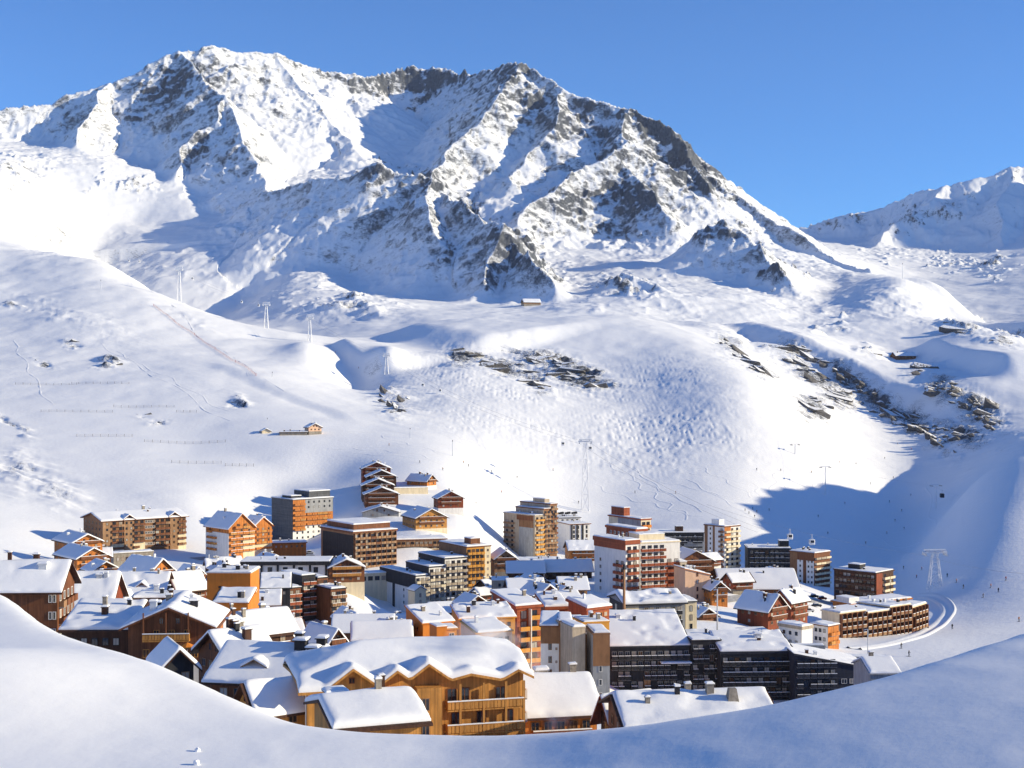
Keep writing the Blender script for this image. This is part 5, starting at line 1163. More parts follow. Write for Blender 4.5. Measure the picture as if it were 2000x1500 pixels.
for wl, lst in kinds.items():
    for i, (px, row, D, w, d) in enumerate(lst):
        lab = f'small {WN[wl]} walled chalet squeezed between bigger roofs' + (f', {NTH[i]} such from the left' if len(lst) > 1 else '')
        chalet('chalet', lab, px, row, D, None, rg.uniform(8, 42), dep=d, wid=w, gable=rg.choice(['r', 'l']), rise=rg.uniform(2.0, 3.0), wall=wl, rows=1, bays=2, low=rg.choice([None, 'white', 'stone']), group='small chalets between the bigger roofs')

# ================================================================== lifts, masts, fences, skiers, steam

def lattice_pylon(label, px, py_top, py_base, D, wide, sheave=True):
    """white lift tower: four tapering legs, braces, crosshead with sheave trains"""
    g = P(px, py_base, D); x, y = g.x, g.y; z0 = zt(x, y) - .4
    H = P(px, py_top, D).z - z0
    r = empty('lift_pylon', (x, y, z0)); tag(r, label, 'lift pylon', 'white lift pylons')
    t0, t1 = wide * .36, wide * .13
    th = max(.13, D / 7500)
    def c(sx, sy, f): return (sx * (t0 + (t1 - t0) * f), sy * (t0 + (t1 - t0) * f) * .8, H * f * .93)
    for sx in (-1, 1):
        for sy in (-1, 1): put('leg', MB().bar(c(sx, sy, 0), c(sx, sy, 1), th * 1.5, th * 1.1).mesh('leg', MAT['lift_white']), r)
    for k in range(4):
        f0, f1 = k / 4, (k + 1) / 4; b = MB()
        for (a, e) in (((-1, -1), (1, -1)), ((1, -1), (1, 1)), ((1, 1), (-1, 1)), ((-1, 1), (-1, -1))):
            b.bar(c(*a, f0), c(*e, f1), th * .7, sides=4); b.bar(c(*e, f0), c(*a, f1), th * .7, sides=4); b.bar(c(*a, f1), c(*e, f1), th * .7, sides=4)
        put('brace', b.mesh('brace', MAT['lift_white']), r)
    hw = wide * .66; q = max(1, D / 900)
    put('crosshead', MB().box(-hw, hw, -.5 * q, .5 * q, H * .93, H * .93 + .8 * q).box(-hw * .9, hw * .9, -.9, .9, H * .93 + 1.3 * q, H * .93 + 1.8 * q).box(-hw * .7, -hw * .5, -.4, .4, H * .93 + .8 * q, H * .93 + 1.3 * q).box(hw * .5, hw * .7, -.4, .4, H * .93 + .8 * q, H * .93 + 1.3 * q).mesh('crosshead', MAT['lift_white']), r)
    for sx in (-1, 1):
        put('sheave_train', MB().box(sx * hw * .85 - .25, sx * hw * .85 + .25, -3.2, 3.2, H * .93 - .8, H * .93 - .05).box(sx * hw * .85 - .35, sx * hw * .85 + .35, -3.4, 3.4, H * .93 - 1.1, H * .93 - .8).mesh('sheave_train', MAT['steel']), r)
    r['cable_l'] = (x - hw * .85, y, z0 + H * .93 - 1.1); r['cable_r'] = (x + hw * .85, y, z0 + H * .93 - 1.1)
    return r

def tee_pylon(label, px, py_top, py_base, D, arm=4.0, mat='lift_white'):
    """chairlift tower: one tube, T arm, wheels"""
    g = P(px, py_base, D); z0 = zt(g.x, g.y) - .3; H = P(px, py_top, D).z - z0
    r = empty('chairlift_tower', (g.x, g.y, z0), 0.3); tag(r, label, 'lift tower', 'chairlift towers')
    q = max(.3, D / 2600)
    put('tube', MB().bar((0, 0, 0), (0, 0, H), q * 1.1, q * .8, 8).mesh('tube', MAT[mat]), r)
    put('arm', MB().box(-arm, arm, -q * .7, q * .7, H, H + q * 1.5).mesh('arm', MAT[mat]), r)
    for s in (-1, 1): put('sheave_train', MB().box(s * arm - q * .6, s * arm + q * .6, -2.0, 2.0, H - q * 1.6, H - .02).mesh('sheave_train', MAT['wire']), r)
    r['cable_l'] = (g.x - arm, g.y, z0 + H - .2); r['cable_r'] = (g.x + arm, g.y, z0 + H - .2)
    return r

T = {}
for k, a in {
    'a': ('white lattice lift pylon highest up on the crest of the left slope', 350, 522, 572, 1790, 7),
    'b': ('white lattice lift pylon in front of the shaded hollow, second on the crest', 520, 592, 632, 1690, 7),
    'c': ('short white lift pylon on the snowy shoulder right of the crest', 605, 618, 650, 1600, 6),
    'd': ('white lift pylon above the snow bowl left of the rock slabs', 755, 692, 722, 1440, 5.5),
    'e': ('tall white lattice lift pylon in front of the mogul slope', 1143, 853, 940, 1010, 7.5),
    'f': ('big white three legged lift pylon beside the snow path on the right', 1826, 1075, 1165, 690, 9),
}.items(): T[k] = lattice_pylon(*a)
for k, a in {
    'g': ('slim chairlift tower on the upper mogul slope', 1222, 640, 668, 1700, 3.2), 'h': ('chairlift tower halfway down the mogul slope', 1393, 742, 788, 1430, 3.6),
    'i': ('chairlift tower at the edge of the big shadow', 1553, 868, 902, 1190, 3.6), 'j': ('chairlift tower in the shaded valley, arm level with the piste line', 1612, 912, 930, 1120, 4.0),
    'k': ('chairlift tower in the shade above the dark gondola cabin', 1828, 948, 985, 1080, 4.0), 'l': ('chairlift tower on the knoll at the right border', 1951, 986, 1022, 1000, 4.6),
}.items(): T[k] = tee_pylon(*a)

def mast(label, px, py_top, py_base, D, r0, mat, cat, lamp=False, name='mast'):
    g = P(px, py_base, D); z0 = zt(g.x, g.y) - .3; H = P(px, py_top, D).z - z0
    o = empty(name, (g.x, g.y, z0)); tag(o, label, cat)
    put('pole', MB().bar((0, 0, 0), (0, 0, H), r0, r0 * .7, 8).mesh('pole', MAT[mat]), o)
    put('cap', MB().bar((0, 0, H), (0, 0, H + r0 * 3), r0 * 1.25, r0 * .6, 8).mesh('cap', MAT['black']), o)
    if lamp: put('lamp_head', MB().box(-.9, .1, -.15, .15, H - .3, H - .1).box(-1.2, -.6, -.2, .2, H - .42, H - .3).mesh('lamp_head', MAT['steel']), o)
    return o
mast('brown wooden mast rising in front of the red and white tower', 1219, 1112, 1250, 418, .5, 'wood_tan', 'mast')
mast('grey street lamp left of the reddish wooden chalets', 1401, 1150, 1240, 415, .26, 'steel', 'street lamp', True, 'street_lamp')
mast('grey lamp pole below the curving balcony block', 1695, 1228, 1280, 430, .2, 'steel', 'street lamp', True, 'street_lamp')
mast('thin marker mast on the piste above the red chalet', 884, 862, 902, 1010, .3, 'steel', 'mast')
mast('slim lift mast beside the snow bowl', 801, 838, 868, 1060, .28, 'steel', 'mast')
mast('slim mast on the left slope above the red netting', 197, 548, 576, 1750, .4, 'steel', 'mast')
mast('slim mast at the lower end of the red netting', 532, 728, 750, 1290, .3, 'steel', 'mast')
mast('mast beside the tiny cream lift hut', 522, 818, 846, 1105, .25, 'steel', 'mast')
mast('white antenna mast on the cornice of the right plateau', 1763, 516, 532, 2500, .6, 'lift_white', 'mast')

def cable(label, pts, r, sag):
    """a hanging rope through the tower tops"""
    v = []; f = []; ring = 4; P3 = []
    for a, b in zip(pts[:-1], pts[1:]):
        a, b = Vector(a), Vector(b)
        for i in range(13):
            t = i / 12.0
            if i == 12 and b is not pts[-1] and (b - Vector(pts[-1])).length > 1e-3: continue
            p = a.lerp(b, t); p.z -= sag * (b - a).length * 4 * t * (1 - t); P3.append(p)
    for i, p in enumerate(P3):
        d = (P3[min(i + 1, len(P3) - 1)] - P3[max(i - 1, 0)]).normalized(); u = d.orthogonal().normalized(); w = d.cross(u)
        for k in range(ring):
            q = 2 * math.pi * k / ring; v.append(tuple(p + (u * math.cos(q) + w * math.sin(q)) * r))
    for i in range(len(P3) - 1):
        for k in range(ring): f.append((i * ring + k, i * ring + (k + 1) % ring, (i + 1) * ring + (k + 1) % ring, (i + 1) * ring + k))
    o = put('lift_cable', mesh_from('lift_cable', v, f, [MAT['wire']]))
    tag(o, label, 'cable'); return P3
def cl(k, s): return tuple(T[k]['cable_' + s])
LINE_L = cable('left rope of the gondola lift from the crest down to the piste pylon', [tuple(P(200, 470, 2300)), cl('a', 'l'), cl('b', 'l'), cl('c', 'l'), cl('d', 'l'), cl('e', 'l'), tuple(P(1480, 1040, 800)), ], .05, .018)
LINE_R = cable('right rope of the gondola lift from the crest down to the piste pylon', [tuple(P(215, 468, 2300)), cl('a', 'r'), cl('b', 'r'), cl('c', 'r'), cl('d', 'r'), cl('e', 'r'), tuple(P(1500, 1038, 800)), ], .05, .018)
cable('chairlift rope over the mogul slope', [cl('g', 'l'), cl('h', 'l'), cl('i', 'l'), cl('j', 'l')], .035, .012)
LINE_F = cable('rope of the gondola lift crossing the shaded valley to the big pylon', [tuple(P(1380, 985, 830)), cl('f', 'l'), tuple(P(2150, 1120, 500))], .045, .018)
LINE_K = cable('rope of the chairlift in the shaded valley', [cl('j', 'r'), cl('k', 'l'), cl('l', 'l'), tuple(P(2120, 1040, 900))], .035, .012)

def cabin(label, at, size=2.2, body='lift_white'):
    """gondola cabin hanging from the rope at a point"""
    at = Vector(at); o = empty('gondola_cabin', tuple(at - Vector((0, 0, size * 1.9)))); tag(o, label, 'gondola', 'gondola cabins')
    b = bmesh.new(); bmesh.ops.create_cube(b, size=1.0)
    bmesh.ops.scale(b, vec=(size, size * .92, size * 1.05), verts=b.verts); bmesh.ops.bevel(b, geom=list(b.edges), offset=size * .2, segments=3, affect='EDGES', profile=.6)
    bmesh.ops.translate(b, vec=(0, 0, size * .53), verts=b.verts); me = bpy.data.meshes.new('body'); b.to_mesh(me); b.free(); me.materials.append(MAT[body])
    put('body', me, o)
    for rz in (0, math.pi / 2, math.pi, -math.pi / 2): put('window', MB().box(-size * .32, size * .32, -size * .505, -size * .40, size * .45, size * .88).mesh('window', MAT['glass']), o, (0, 0, 0), rz)
    put('hanger', MB().bar((0, 0, size * 1.05), (0, 0, size * 1.9), size * .05).box(-size * .08, size * .08, -size * .3, size * .3, size * 1.82, size * 1.95).mesh('hanger', MAT['steel']), o)
def near_px(line, px):
    """point of a rope whose picture column is px"""
    for a, b in zip(line[:-1], line[1:]):
        pa, pb = 1000 + a.x / a.y * F, 1000 + b.x / b.y * F
        if (pa - px) * (pb - px) <= 0 and pa != pb: return a.lerp(b, (px - pa) / (pb - pa))
for px, ln, lab in ((252, LINE_L, 'gondola cabin highest up against the shaded valley'), (272, LINE_R, 'gondola cabin just below the highest one'), (376, LINE_R, 'gondola cabin right beside the crest pylon'), (472, LINE_L, 'gondola cabin between the two crest pylons'), (505, LINE_R, 'gondola cabin close left of the second crest pylon'), (826, LINE_L, 'gondola cabin above the upper mogul slope, left one'), (860, LINE_R, 'gondola cabin above the upper mogul slope, right one'), (1100, LINE_L, 'gondola cabin left of the tall mogul slope pylon'), (1153, LINE_R, 'gondola cabin right of the tall mogul slope pylon')):
    cabin(lab, near_px(ln, px), 2.6)
for px, lab in ((1543, 'white gondola cabin over the shaded piste, left of the pair'), (1586, 'white gondola cabin over the shaded piste, right of the pair')): cabin(lab, near_px(LINE_F, px), 2.9)
cabin('dark gondola cabin hanging in the shaded valley on the right', near_px(LINE_K, 1840), 3.0, 'charcoal')

# avalanche fences on the left slope
def fence(label, px0, py0, px1, py1, D0, D1, n):
    a, e = ground(px0, D0), ground(px1, D1)
    o = empty('snow_fence', tuple(a)); tag(o, label, 'snow fence', 'avalanche fences on the left slope')
    pm = _cache.setdefault('fpost', MB().box(-.13, .13, -.13, .13, -.6, 2.1).mesh('post', MAT['wire']))
    last = None
    for i in range(n + 1):
        q = a.lerp(e, i / n); q.z = zt(q.x, q.y)
        put('post', pm, o, tuple(q - a))
        if last is not None:
            m = MB()
            for h in (.5, 1.1, 1.7): m.bar(tuple(last + Vector((0, 0, h)) - a), tuple(q + Vector((0, 0, h)) - a), .05, sides=4)
            put('wire', m.mesh('wire', MAT['wire']), o)
        last = q
for lab, p0, p1, y, n in (('topmost long avalanche fence at the left border', 30, 150, 752, 8), ('topmost avalanche fence continuing to the right', 140, 252, 751, 8), ('second avalanche fence from the top, left one', 80, 220, 806, 9), ('second avalanche fence from the top, right one', 222, 340, 796, 8), ('short avalanche fence right of the second row', 345, 384, 806, 3), ('third avalanche fence from the top', 150, 258, 854, 7), ('long avalanche fence below the third', 282, 440, 864, 10), ('lowest avalanche fence above the hotel', 335, 432, 906, 6), ('short fence stub right of the lowest one', 440, 495, 912, 4)):
    fence(lab, p0, y, p1, y, D_at(p0, y), D_at(p1, y), n)
# red safety netting along the piste
a = [(300, 598), (340, 628), (380, 655), (420, 683), (460, 708), (500, 735)]
o = empty('safety_net', tuple(ground(a[0][0], D_at(*a[0])))); tag(o, 'pale red safety netting running down the left piste', 'safety net')
q0 = None
for px, py in a:
    q = ground(px, D_at(px, py))
    put('post', _cache.setdefault('npost', MB().box(-.15, .15, -.15, .15, -.5, 2.6).mesh('post', MAT['red'])), o, tuple(q - o.location))
    if q0 is not None:
        m = MB(); n = 14
        for i in range(n):
            s0, s1 = q0.lerp(q, i / n), q0.lerp(q, (i + 1) / n); s0.z = zt(s0.x, s0.y); s1.z = zt(s1.x, s1.y)
            for h in (.3, .9, 1.5, 2.1): m.bar(tuple(s0 + Vector((0, 0, h)) - o.location), tuple(s1 + Vector((0, 0, h)) - o.location), .07, sides=3)
            m.bar(tuple(s0 + Vector((0, 0, .2)) - o.location), tuple(s0 + Vector((0, 0, 2.2)) - o.location), .07, sides=3)
        put('net', m.mesh('net', MAT['red_net']), o)
    q0 = q

# skiers
def skier_meshes(jm, pm):
    """one continuous body in a skiing stance, grown from a skeleton with radii"""
    J = [(0, 0, .92, .15), (0, -.02, 1.18, .17), (0, -.06, 1.40, .15), (0, -.07, 1.52, .07), (0, -.09, 1.66, .115), (0, -.09, 1.74, .09),
         (-.12, 0, .86, .12), (-.15, -.12, .48, .085), (-.15, .03, .10, .07), (-.15, -.12, .06, .06), (.12, 0, .86, .12), (.15, -.12, .48, .085), (.15, .03, .10, .07), (.15, -.12, .06, .06),
         (-.22, -.06, 1.38, .075), (-.32, -.16, 1.12, .06), (-.28, -.40, 1.02, .05), (.22, -.06, 1.38, .075), (.32, -.16, 1.12, .06), (.28, -.40, 1.02, .05)]
    E = [(0, 1), (1, 2), (2, 3), (3, 4), (4, 5), (0, 6), (6, 7), (7, 8), (8, 9), (0, 10), (10, 11), (11, 12), (12, 13), (2, 14), (14, 15), (15, 16), (2, 17), (17, 18), (18, 19)]
    me = bpy.data.meshes.new('body'); me.from_pydata([j[:3] for j in J], E, [])
    o = bpy.data.objects.new('tmp', me); C.objects.link(o)
    m = o.modifiers.new('s', 'SKIN'); sv = me.skin_vertices[0].data
    for i, j in enumerate(J): sv[i].radius = (j[3], j[3])
    sv[0].use_root = True
    o.modifiers.new('d', 'SUBSURF').levels = 1
    dg = bpy.context.evaluated_depsgraph_get(); out = bpy.data.meshes.new_from_object(o.evaluated_get(dg))
    bpy.data.objects.remove(o)
    out.materials.clear(); out.materials.append(MAT[jm]); out.materials.append(MAT[pm]); out.materials.append(MAT['skin'])
    for p in out.polygons:
        z = p.center[2]; p.material_index = 1 if z < .9 else (2 if 1.56 < z < 1.68 and p.center[1] < -.1 else 0)
    out.name = 'body'
    return out
BODY = [skier_meshes(*m) for m in (('black', 'charcoal'), ('red', 'charcoal'), ('navy', 'black'), ('wood_orange', 'black'), ('white', 'navy'))]
JN = ['black', 'red', 'navy', 'orange', 'white']
SKI = MB().box(-.05, .05, -.85, .75, 0, .035).mesh('ski', MAT['black']); POLE = MB().bar((0, 0, 0), (0, .25, -1.0), .02, sides=4).mesh('ski_pole', MAT['steel'])
def skier(label, px, py, D, kind, ang, sc=1.0):
    g = ground(px, D); o = empty('person', (g.x, g.y, g.z + .02), ang); o.scale = (sc, sc, sc); tag(o, label, 'person', 'skiers on the pistes')
    put('body', BODY[kind], o, (0, 0, .03))
    for s in (-1, 1): put('ski', SKI, o, (s * .15, 0, 0)); put('ski_pole', POLE, o, (s * .29, -.4, 1.02))
rs = random.Random(3)
SK = [(1455, 1000), (1470, 997), (1463, 1005), (1474, 1012), (1502, 998), (1478, 1002), (1598, 1012), (1650, 985), (1617, 1044), (1691, 1064), (1761, 1000), (1766, 1034), (1732, 1044), (1748, 1020), (1737, 982), (1779, 970), (1745, 935), (1700, 948), (1640, 905), (1525, 922), (1478, 920), (1585, 925), (1672, 908), (1728, 897), (1753, 868), (1780, 880), (1868, 1140), (1882, 1150), (1850, 1130), (1800, 1115), (1765, 1112), (1935, 1150), (1950, 1160), (1920, 1170), (1790, 1130), (1860, 1230), (1965, 1135), (1990, 1215), (1775, 1285), (1760, 1268), (905, 905), (915, 912), (960, 925), (1010, 935), (1080, 920), (930, 985), (865, 920), (760, 872), (1240, 965), (1130, 985), (820, 905), (700, 720), (655, 690), (980, 965), (1320, 965)]
WHERE = lambda x, y: 'on the shaded piste' if (x > 1430 and y < 1090) else ('on the lower sunny piste' if x > 1700 else ('on the sunny middle piste' if x < 1120 and y > 860 else 'high on the open slope'))
groups = {}
for i, (x, y) in enumerate(SK):
    k = rs.choice([0, 0, 0, 2, 2, 1, 3]); groups.setdefault((JN[k], WHERE(x, y)), []).append((x, y, k))
ORD = ['first', 'second', 'third', 'fourth', 'fifth', 'sixth', 'seventh', 'eighth', 'ninth', 'tenth', 'eleventh', 'twelfth', 'thirteenth', 'fourteenth', 'fifteenth', 'sixteenth', 'seventeenth', 'eighteenth', 'nineteenth', 'twentieth']
for (jn, wh), lst in groups.items():
    lst.sort()
    for i, (x, y, k) in enumerate(lst):
        lab = f'skier in {jn} {wh}' + (f', {ORD[i]} such from the left' if len(lst) > 1 else '')
        skier(lab, x, y, D_at(x, y, 420 if y > 1095 else 700, 2000), k, rs.uniform(-1.2, 1.2), 1.15)

# groomed path that curls round the balcony block
pts = []
for px, py in ((1668, 1268), (1720, 1262), (1770, 1250), (1812, 1234), (1842, 1212), (1853, 1192), (1840, 1174), (1815, 1165), (1785, 1166)):
    pts.append(ground(px, D_at(px, py, 440, 800)))
fine = []
for i in range(len(pts) - 1):
    p0, p1, p2, p3 = pts[max(i - 1, 0)], pts[i], pts[i + 1], pts[min(i + 2, len(pts) - 1)]
    for j in range(12):
        t = j / 12; fine.append(.5 * ((2 * p1) + (p2 - p0) * t + (2 * p0 - 5 * p1 + 4 * p2 - p3) * t * t + (3 * p1 - p0 - 3 * p2 + p3) * t ** 3))
VV = []; NP = 7
for i, q in enumerate(fine):
    d = (fine[min(i + 1, len(fine) - 1)] - fine[max(i - 1, 0)]); d.z = 0; d.normalize(); sd = Vector((-d.y, d.x, 0))
    for k in range(NP):
        o_ = (k / (NP - 1) - .5) * 7.0; w = q + sd * o_; h = (.9, .5, -.1, -.15, -.1, .5, .9)[k]
        if k in (0, NP - 1): h = -.5
        VV.append((w.x, w.y, zt(w.x, w.y) + h + .25))
me_p = grid_mesh('snow_path', np.array(VV), len(fine), NP, M_SNOW_NEAR); tag(me_p, 'groomed snow path curling round the balcony block', kind='structure')

# ledges of bare rock on the middle slopes: angular stones half buried in the snow
def ledge_material():
    m, nt, b = new_mat('rock_ledge'); L = nt.links.new
    geo = node(nt, "ShaderNodeNewGeometry"); n = node(nt, "ShaderNodeTexNoise"); n.inputs["Scale"].default_value = .35; n.inputs["Detail"].default_value = 7; n.inputs["Roughness"].default_value = .7
    L(geo.outputs["Position"], n.inputs["Vector"])
    rc = node(nt, "ShaderNodeValToRGB"); rc.color_ramp.elements[0].position = .3; rc.color_ramp.elements[0].color = (.045, .043, .045, 1); rc.color_ramp.elements[1].position = .72; rc.color_ramp.elements[1].color = (.21, .195, .185, 1); L(n.outputs["Fac"], rc.inputs[0])
    sp = node(nt, "ShaderNodeSeparateXYZ"); L(geo.outputs["Normal"], sp.inputs[0])
    ad = node(nt, "ShaderNodeMath", operation='MULTIPLY_ADD'); L(n.outputs["Fac"], ad.inputs[0]); ad.inputs[1].default_value = .5; L(sp.outputs["Z"], ad.inputs[2])
    mr = node(nt, "ShaderNodeMapRange"); mr.inputs["From Min"].default_value = .98; mr.inputs["From Max"].default_value = 1.04; L(ad.outputs[0], mr.inputs["Value"])
    mx = node(nt, "ShaderNodeMix", data_type='RGBA'); L(mr.outputs[0], mx.inputs[0]); L(rc.outputs[0], mx.inputs[6]); mx.inputs[7].default_value = (.92, .92, .93, 1); L(mx.outputs[2], b.inputs["Base Color"])
    bp = node(nt, "ShaderNodeBump"); bp.inputs["Distance"].default_value = 1.2; L(n.outputs["Fac"], bp.inputs["Height"]); L(bp.outputs[0], b.inputs["Normal"]); b.inputs["Roughness"].default_value = .85
    return m
M_LEDGE = ledge_material(); rl = random.Random(5); HULL = []
for i in range(7):
    bm = bmesh.new()
    for j in range(16): bm.verts.new((rl.uniform(-1, 1), rl.uniform(-.5, .5) * (1 if j % 2 else .6), rl.uniform(-.45, .45)))
    r_ = bmesh.ops.convex_hull(bm, input=list(bm.verts)); bmesh.ops.delete(bm, geom=[g_ for g_ in r_['geom_interior'] if isinstance(g_, bmesh.types.BMVert)], context='VERTS')
    me = bpy.data.meshes.new('rock'); bm.to_mesh(me); bm.free(); me.materials.append(M_LEDGE); HULL.append(me)
nrock = 0
for cx, cy, rx, ry, an, st in ROCKS:
    if not (620 < cy < 900 and st >= .9): continue
    ca, sa = math.cos(math.radians(an)), math.sin(math.radians(an)); near_ = cx < 520
    for j in range(max(1, int(rx * ry / 105)) if not near_ else 2):
        u = rl.gauss(0, .42) * rx; w_ = rl.gauss(0, .34) * ry; px = cx + u * ca - w_ * sa; py = cy + u * sa + w_ * ca
        D = D_at(px, py, 900, 2100); g_ = ground(px, D)
        size = (rl.uniform(4, 10) if rl.random() < .6 else rl.uniform(9, 19)) * (D / 1600) * (.4 if near_ else 1)
        o_ = put('rock', rl.choice(HULL), slope_near if D < SPLIT else mountain, (g_.x, g_.y, g_.z - size * .06))
        o_.rotation_euler = (rl.uniform(-.35, .1), math.radians(an) * .7 + rl.uniform(-.25, .25), rl.uniform(-.4, .4)); o_.scale = (size * rl.uniform(.8, 1.2), size * rl.uniform(.6, 1.0), size * rl.uniform(.45, .8)); nrock += 1
pass

M_ROAD = flat_mat('dirty_packed_snow', (0.46, 0.45, 0.44), var=.35, scale=.5, rough=.9)
def road(label, line, w, d0, d1):
    pts = [ground(px, D_at(px, py, d0, d1)) for px, py in line]; V_ = []; n = 0
    for i in range(len(pts) - 1):
        p0, p1, p2, p3 = pts[max(i - 1, 0)], pts[i], pts[i + 1], pts[min(i + 2, len(pts) - 1)]
        for j in range(10):
            t_ = j / 10; q = .5 * ((2 * p1) + (p2 - p0) * t_ + (2 * p0 - 5 * p1 + 4 * p2 - p3) * t_ * t_ + (3 * p1 - p0 - 3 * p2 + p3) * t_ ** 3)
            d = p2 - p1; d.z = 0; d.normalize(); sd = Vector((-d.y, d.x, 0)); n += 1
            for o_ in (-.5, -.25, 0, .25, .5): a_ = q + sd * o_ * w; V_.append((a_.x, a_.y, zt(a_.x, a_.y) + .22 + .05 * math.sin(n * 1.7 + o_ * 9)))
    o_ = grid_mesh('road', np.array(V_), n, 5, M_ROAD); tag(o_, label, kind='structure')
road('packed snow road past the hotel and the tall shingled block', [(380, 1092), (450, 1090), (520, 1090), (580, 1078), (640, 1112), (700, 1120)], 7, 560, 800)
road('packed snow road behind the curving balcony block', [(1390, 1180), (1450, 1168), (1540, 1170), (1600, 1175), (1640, 1180)], 7, 540, 800)
road('packed snow lane through the middle of the village', [(960, 1128), (1020, 1126), (1090, 1126), (1150, 1135)], 6, 540, 760)

# ski tracks: shallow furrows with low rims, drawn down the slopes
rt = random.Random(11); tv = []; tf = []
def track(px, py, px2, py2, wob, n=26):
    D0 = D_at(px, py); D1 = D_at(px2, py2)
    q = [Vector(((px - 1000) / F * D0, D0, 0)).lerp(Vector(((px2 - 1000) / F * D1, D1, 0)), i / n) for i in range(n + 1)]
    d = (q[-1] - q[0]).normalized(); sd = Vector((-d.y, d.x, 0)); ph = rt.uniform(0, 6); fq = rt.uniform(.5, 1.1)
    q = [w + sd * wob * math.sin(ph + i * fq) * (0.4 + .6 * math.sin(i * .31 + ph) ** 2) for i, w in enumerate(q)]
    xs = []; ys = []
    for i, w in enumerate(q):
        e = (q[min(i + 1, n)] - q[max(i - 1, 0)]).normalized(); s2 = Vector((-e.y, e.x, 0))
        for o_ in (-1.0, -.55, 0, .55, 1.0): xs.append(w.x + s2.x * o_); ys.append(w.y + s2.y * o_)
    z = height(np.array(xs), np.array(ys)); n0 = len(tv)
    for i in range(len(xs)): tv.append((xs[i], ys[i], float(z[i]) + (-.12, .12, .02, .12, -.12)[i % 5]))
    for i in range(n):
        for k in range(4): a_ = n0 + i * 5 + k; tf.append((a_, a_ + 1, a_ + 6, a_ + 5))
for i in range(4): x = rt.uniform(20, 420); y = rt.uniform(560, 760); track(x, y, x + rt.uniform(60, 260), y + rt.uniform(110, 200), rt.uniform(2, 7))
for i in range(14): x = rt.uniform(620, 900); y = rt.uniform(840, 900); track(x, y, x + rt.uniform(150, 420), y + rt.uniform(40, 110), rt.uniform(1.5, 5))
for i in range(12): x = rt.uniform(1000, 1400); y = rt.uniform(900, 960); track(x, y, x + rt.uniform(100, 300), y + rt.uniform(40, 100), rt.uniform(1.5, 5))
for i in range(10): x = rt.uniform(1450, 1850); y = rt.uniform(900, 960); track(x, y, x + rt.uniform(-120, 200), y + rt.uniform(60, 120), rt.uniform(1.5, 5))
ot = put('ski_tracks', mesh_from('ski_tracks', tv, tf, [M_SNOW_NEAR], None, True)); tag(ot, 'winding ski tracks pressed into the open slopes', 'ski tracks', kind='stuff')

# small things in the village
g = P(366, 1262, 211); zz = zt(g.x, g.y)
o = empty('parasol', (g.x, g.y, max(zz, g.z - 2.2))); tag(o, 'orange parasol in front of the carved balcony chalet', 'parasol')
m = bmesh.new(); bmesh.ops.create_cone(m, cap_ends=False, segments=8, radius1=1.5, radius2=.05, depth=.7); me = bpy.data.meshes.new('canopy'); m.to_mesh(me); m.free(); me.materials.append(MAT['orange'])
put('canopy', me, o, (0, 0, 2.4)); put('pole', MB().bar((0, 0, 0), (0, 0, 2.75), .04).mesh('pole', MAT['steel']), o)

def car(label, px, py, D, col_, rz):
    """parked car: body, cabin, four wheels, snow on the roof"""
    D = D_at(px, py, D * .9, D * 1.1) if D is not None else D
    g = ground(px, D); o = empty('parked_car', (g.x, g.y, g.z + .1), rz); tag(o, label, 'car', 'parked cars')
    bm = bmesh.new(); bmesh.ops.create_cube(bm, size=1.0); bmesh.ops.scale(bm, vec=(4.3, 1.75, .75), verts=bm.verts); bmesh.ops.bevel(bm, geom=list(bm.edges), offset=.18, segments=2, affect='EDGES'); bmesh.ops.translate(bm, vec=(0, 0, .68), verts=bm.verts)
    me = bpy.data.meshes.new('body'); bm.to_mesh(me); bm.free(); me.materials.append(MAT[col_]); put('body', me, o)
    put('cabin', mesh_from('cabin', [(-1.6, -.8, 1.0), (1.1, -.8, 1.0), (1.1, .8, 1.0), (-1.6, .8, 1.0), (-1.2, -.66, 1.62), (.45, -.66, 1.62), (.45, .66, 1.62), (-1.2, .66, 1.62)], [(0, 3, 2, 1), (4, 5, 6, 7), (0, 1, 5, 4), (1, 2, 6, 5), (2, 3, 7, 6), (3, 0, 4, 7)], [MAT['glass']]), o)
    put('roof_snow', snow_mesh(lambda a, b: 1.62, -1.25, .5, -.7, .7, .004, .28, int(px), .25), o)
    for sx in (-1.35, 1.35):
        for sy in (-.82, .82): put('wheel', _cache.setdefault('wheel', MB().bar((0, -.1, 0), (0, .1, 0), .33, sides=12).mesh('wheel', MAT['black'])), o, (sx, sy, .33))
for i, (px, py, D, c_, rz) in enumerate(((1590, 1168, 690, 'charcoal', .3), (1606, 1172, 690, 'red', .3), (1595, 1186, 640, 'navy', .2), (1580, 1196, 600, 'steel', .1), (1378, 1172, 520, 'black', 1.0), (560, 1078, 760, 'charcoal', .2), (585, 1076, 760, 'navy', .4), (605, 1082, 740, 'steel', .1), (330, 1112, 560, 'charcoal', .6), (1120, 1140, 600, 'red', .2))):
    car(('leftmost dark car behind the curving balcony block', 'red car beside the leftmost dark one behind the curving block', 'navy car parked left of the curving balcony block', 'silver car in the yard left of the curving block', 'black car in the shade beside the peach house', 'charcoal car on the square under the tall shingled block', 'navy car on the square under the tall shingled block', 'silver car on the square under the tall shingled block', 'charcoal car above the broad roofed chalet on the far left', 'red car in the lane left of the red and white tower')[i], px, py, D, c_, rz)

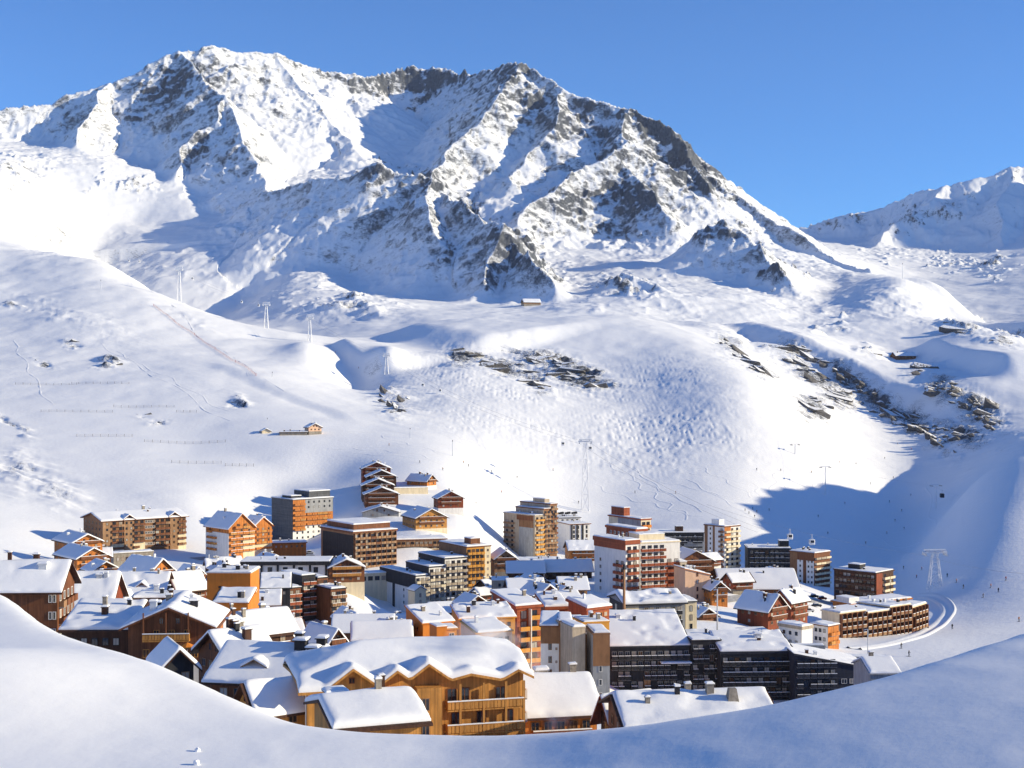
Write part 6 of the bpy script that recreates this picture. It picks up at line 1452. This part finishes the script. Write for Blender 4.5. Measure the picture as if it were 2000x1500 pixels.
def ball(name, label, x, y, r):
    bm = bmesh.new(); bmesh.ops.create_icosphere(bm, subdivisions=3, radius=r)
    for v in bm.verts: v.co *= 1 + .25 * (vnoise(np.array([v.co.x / r * 1.3 + x * 9]), np.array([v.co.y / r * 1.3 + v.co.z / r]), 3)[0])
    me = bpy.data.meshes.new(name); bm.to_mesh(me); bm.free(); me.materials.append(M_SNOW_FORE)
    for p in me.polygons: p.use_smooth = True
    i = int(np.argmin(np.abs(ys_ - y))); j = int(np.argmin(np.abs(xs_ - x)))
    o = put(name, me, None, (x, y, Zs[i, j] + r * .55)); tag(o, label, 'snowball')
ball('snow_lump', 'upper of two small lumps of snow on the bank', (386 - 1000) / F * 11.35, 11.35, .021)
ball('snow_lump', 'lower of two small lumps of snow at the bottom of the bank', (383 - 1000) / F * 10.93, 10.93, .026)

# steam from the chimneys: soft volumes
def steam(label, px, py, D, sx, sy, sz, dens, seed):
    bm = bmesh.new(); bmesh.ops.create_icosphere(bm, subdivisions=3, radius=1.0)
    for v in bm.verts: v.co = Vector((v.co.x * sx, v.co.y * sy, v.co.z * sz))
    me = bpy.data.meshes.new('steam'); bm.to_mesh(me); bm.free()
    m = bpy.data.materials.new('steam'); m.use_nodes = True; nt = m.node_tree; nt.nodes.clear(); L = nt.links.new
    out = node(nt, "ShaderNodeOutputMaterial"); pv = node(nt, "ShaderNodeVolumePrincipled"); pv.inputs["Color"].default_value = (.95, .95, .95, 1); pv.inputs["Anisotropy"].default_value = .2
    tc = node(nt, "ShaderNodeTexCoord"); n = node(nt, "ShaderNodeTexNoise"); n.inputs["Scale"].default_value = .42; n.inputs["Detail"].default_value = 5; n.inputs["Distortion"].default_value = .8
    mp = node(nt, "ShaderNodeMapping"); mp.inputs["Location"].default_value = (seed, seed * 2, 0); L(tc.outputs["Object"], mp.inputs[0]); L(mp.outputs[0], n.inputs["Vector"])
    sc_ = node(nt, "ShaderNodeMapping"); sc_.inputs["Scale"].default_value = (1 / sx, 1 / sy, 1 / sz); L(tc.outputs["Object"], sc_.inputs[0])
    ln = node(nt, "ShaderNodeVectorMath", operation='LENGTH'); L(sc_.outputs[0], ln.inputs[0])
    fall = node(nt, "ShaderNodeMapRange"); fall.inputs["From Min"].default_value = 1.0; fall.inputs["From Max"].default_value = .1; L(ln.outputs["Value"], fall.inputs["Value"])
    th = node(nt, "ShaderNodeMapRange"); th.inputs["From Min"].default_value = .40; th.inputs["From Max"].default_value = .70; L(n.outputs["Fac"], th.inputs["Value"])
    mu = node(nt, "ShaderNodeMath", operation='MULTIPLY'); L(fall.outputs[0], mu.inputs[0]); L(th.outputs[0], mu.inputs[1])
    m2 = node(nt, "ShaderNodeMath", operation='MULTIPLY'); L(mu.outputs[0], m2.inputs[0]); m2.inputs[1].default_value = dens
    L(m2.outputs[0], pv.inputs["Density"]); L(pv.outputs[0], out.inputs["Volume"]); me.materials.append(m)
    o = put('steam', me, None, tuple(P(px, py, D))); tag(o, label, 'steam', kind='stuff')
steam('white steam drifting over the ridge of the honey chalet', 950, 1246, 176, 5.5, 3.2, 3.0, .55, 3.0)
steam('thin steam right of the honey chalet', 1046, 1305, 176, 2.0, 1.8, 4.2, .35, 7.0)
steam('white steam rising in front of the orange balcony chalet', 1090, 1400, 166, 2.0, 1.5, 2.8, .8, 11.0)

# thin mountain air: one closed box round everything
bm = bmesh.new(); bmesh.ops.create_cube(bm, size=1.0)
bmesh.ops.scale(bm, vec=(14000, 9000, 1700), verts=bm.verts); bmesh.ops.translate(bm, vec=(0, 2000, 600), verts=bm.verts)
me = bpy.data.meshes.new('haze'); bm.to_mesh(me); bm.free()
hm = bpy.data.materials.new('thin_air'); hm.use_nodes = True; nt = hm.node_tree; nt.nodes.clear()
out = node(nt, "ShaderNodeOutputMaterial"); pv = node(nt, "ShaderNodeVolumePrincipled")
pv.inputs["Color"].default_value = (.88, .94, 1, 1); pv.inputs["Density"].default_value = 1.2e-5
nt.links.new(pv.outputs[0], out.inputs["Volume"]); me.materials.append(hm)
tag(put('haze', me), 'thin pale air over the whole valley', 'haze', kind='stuff')
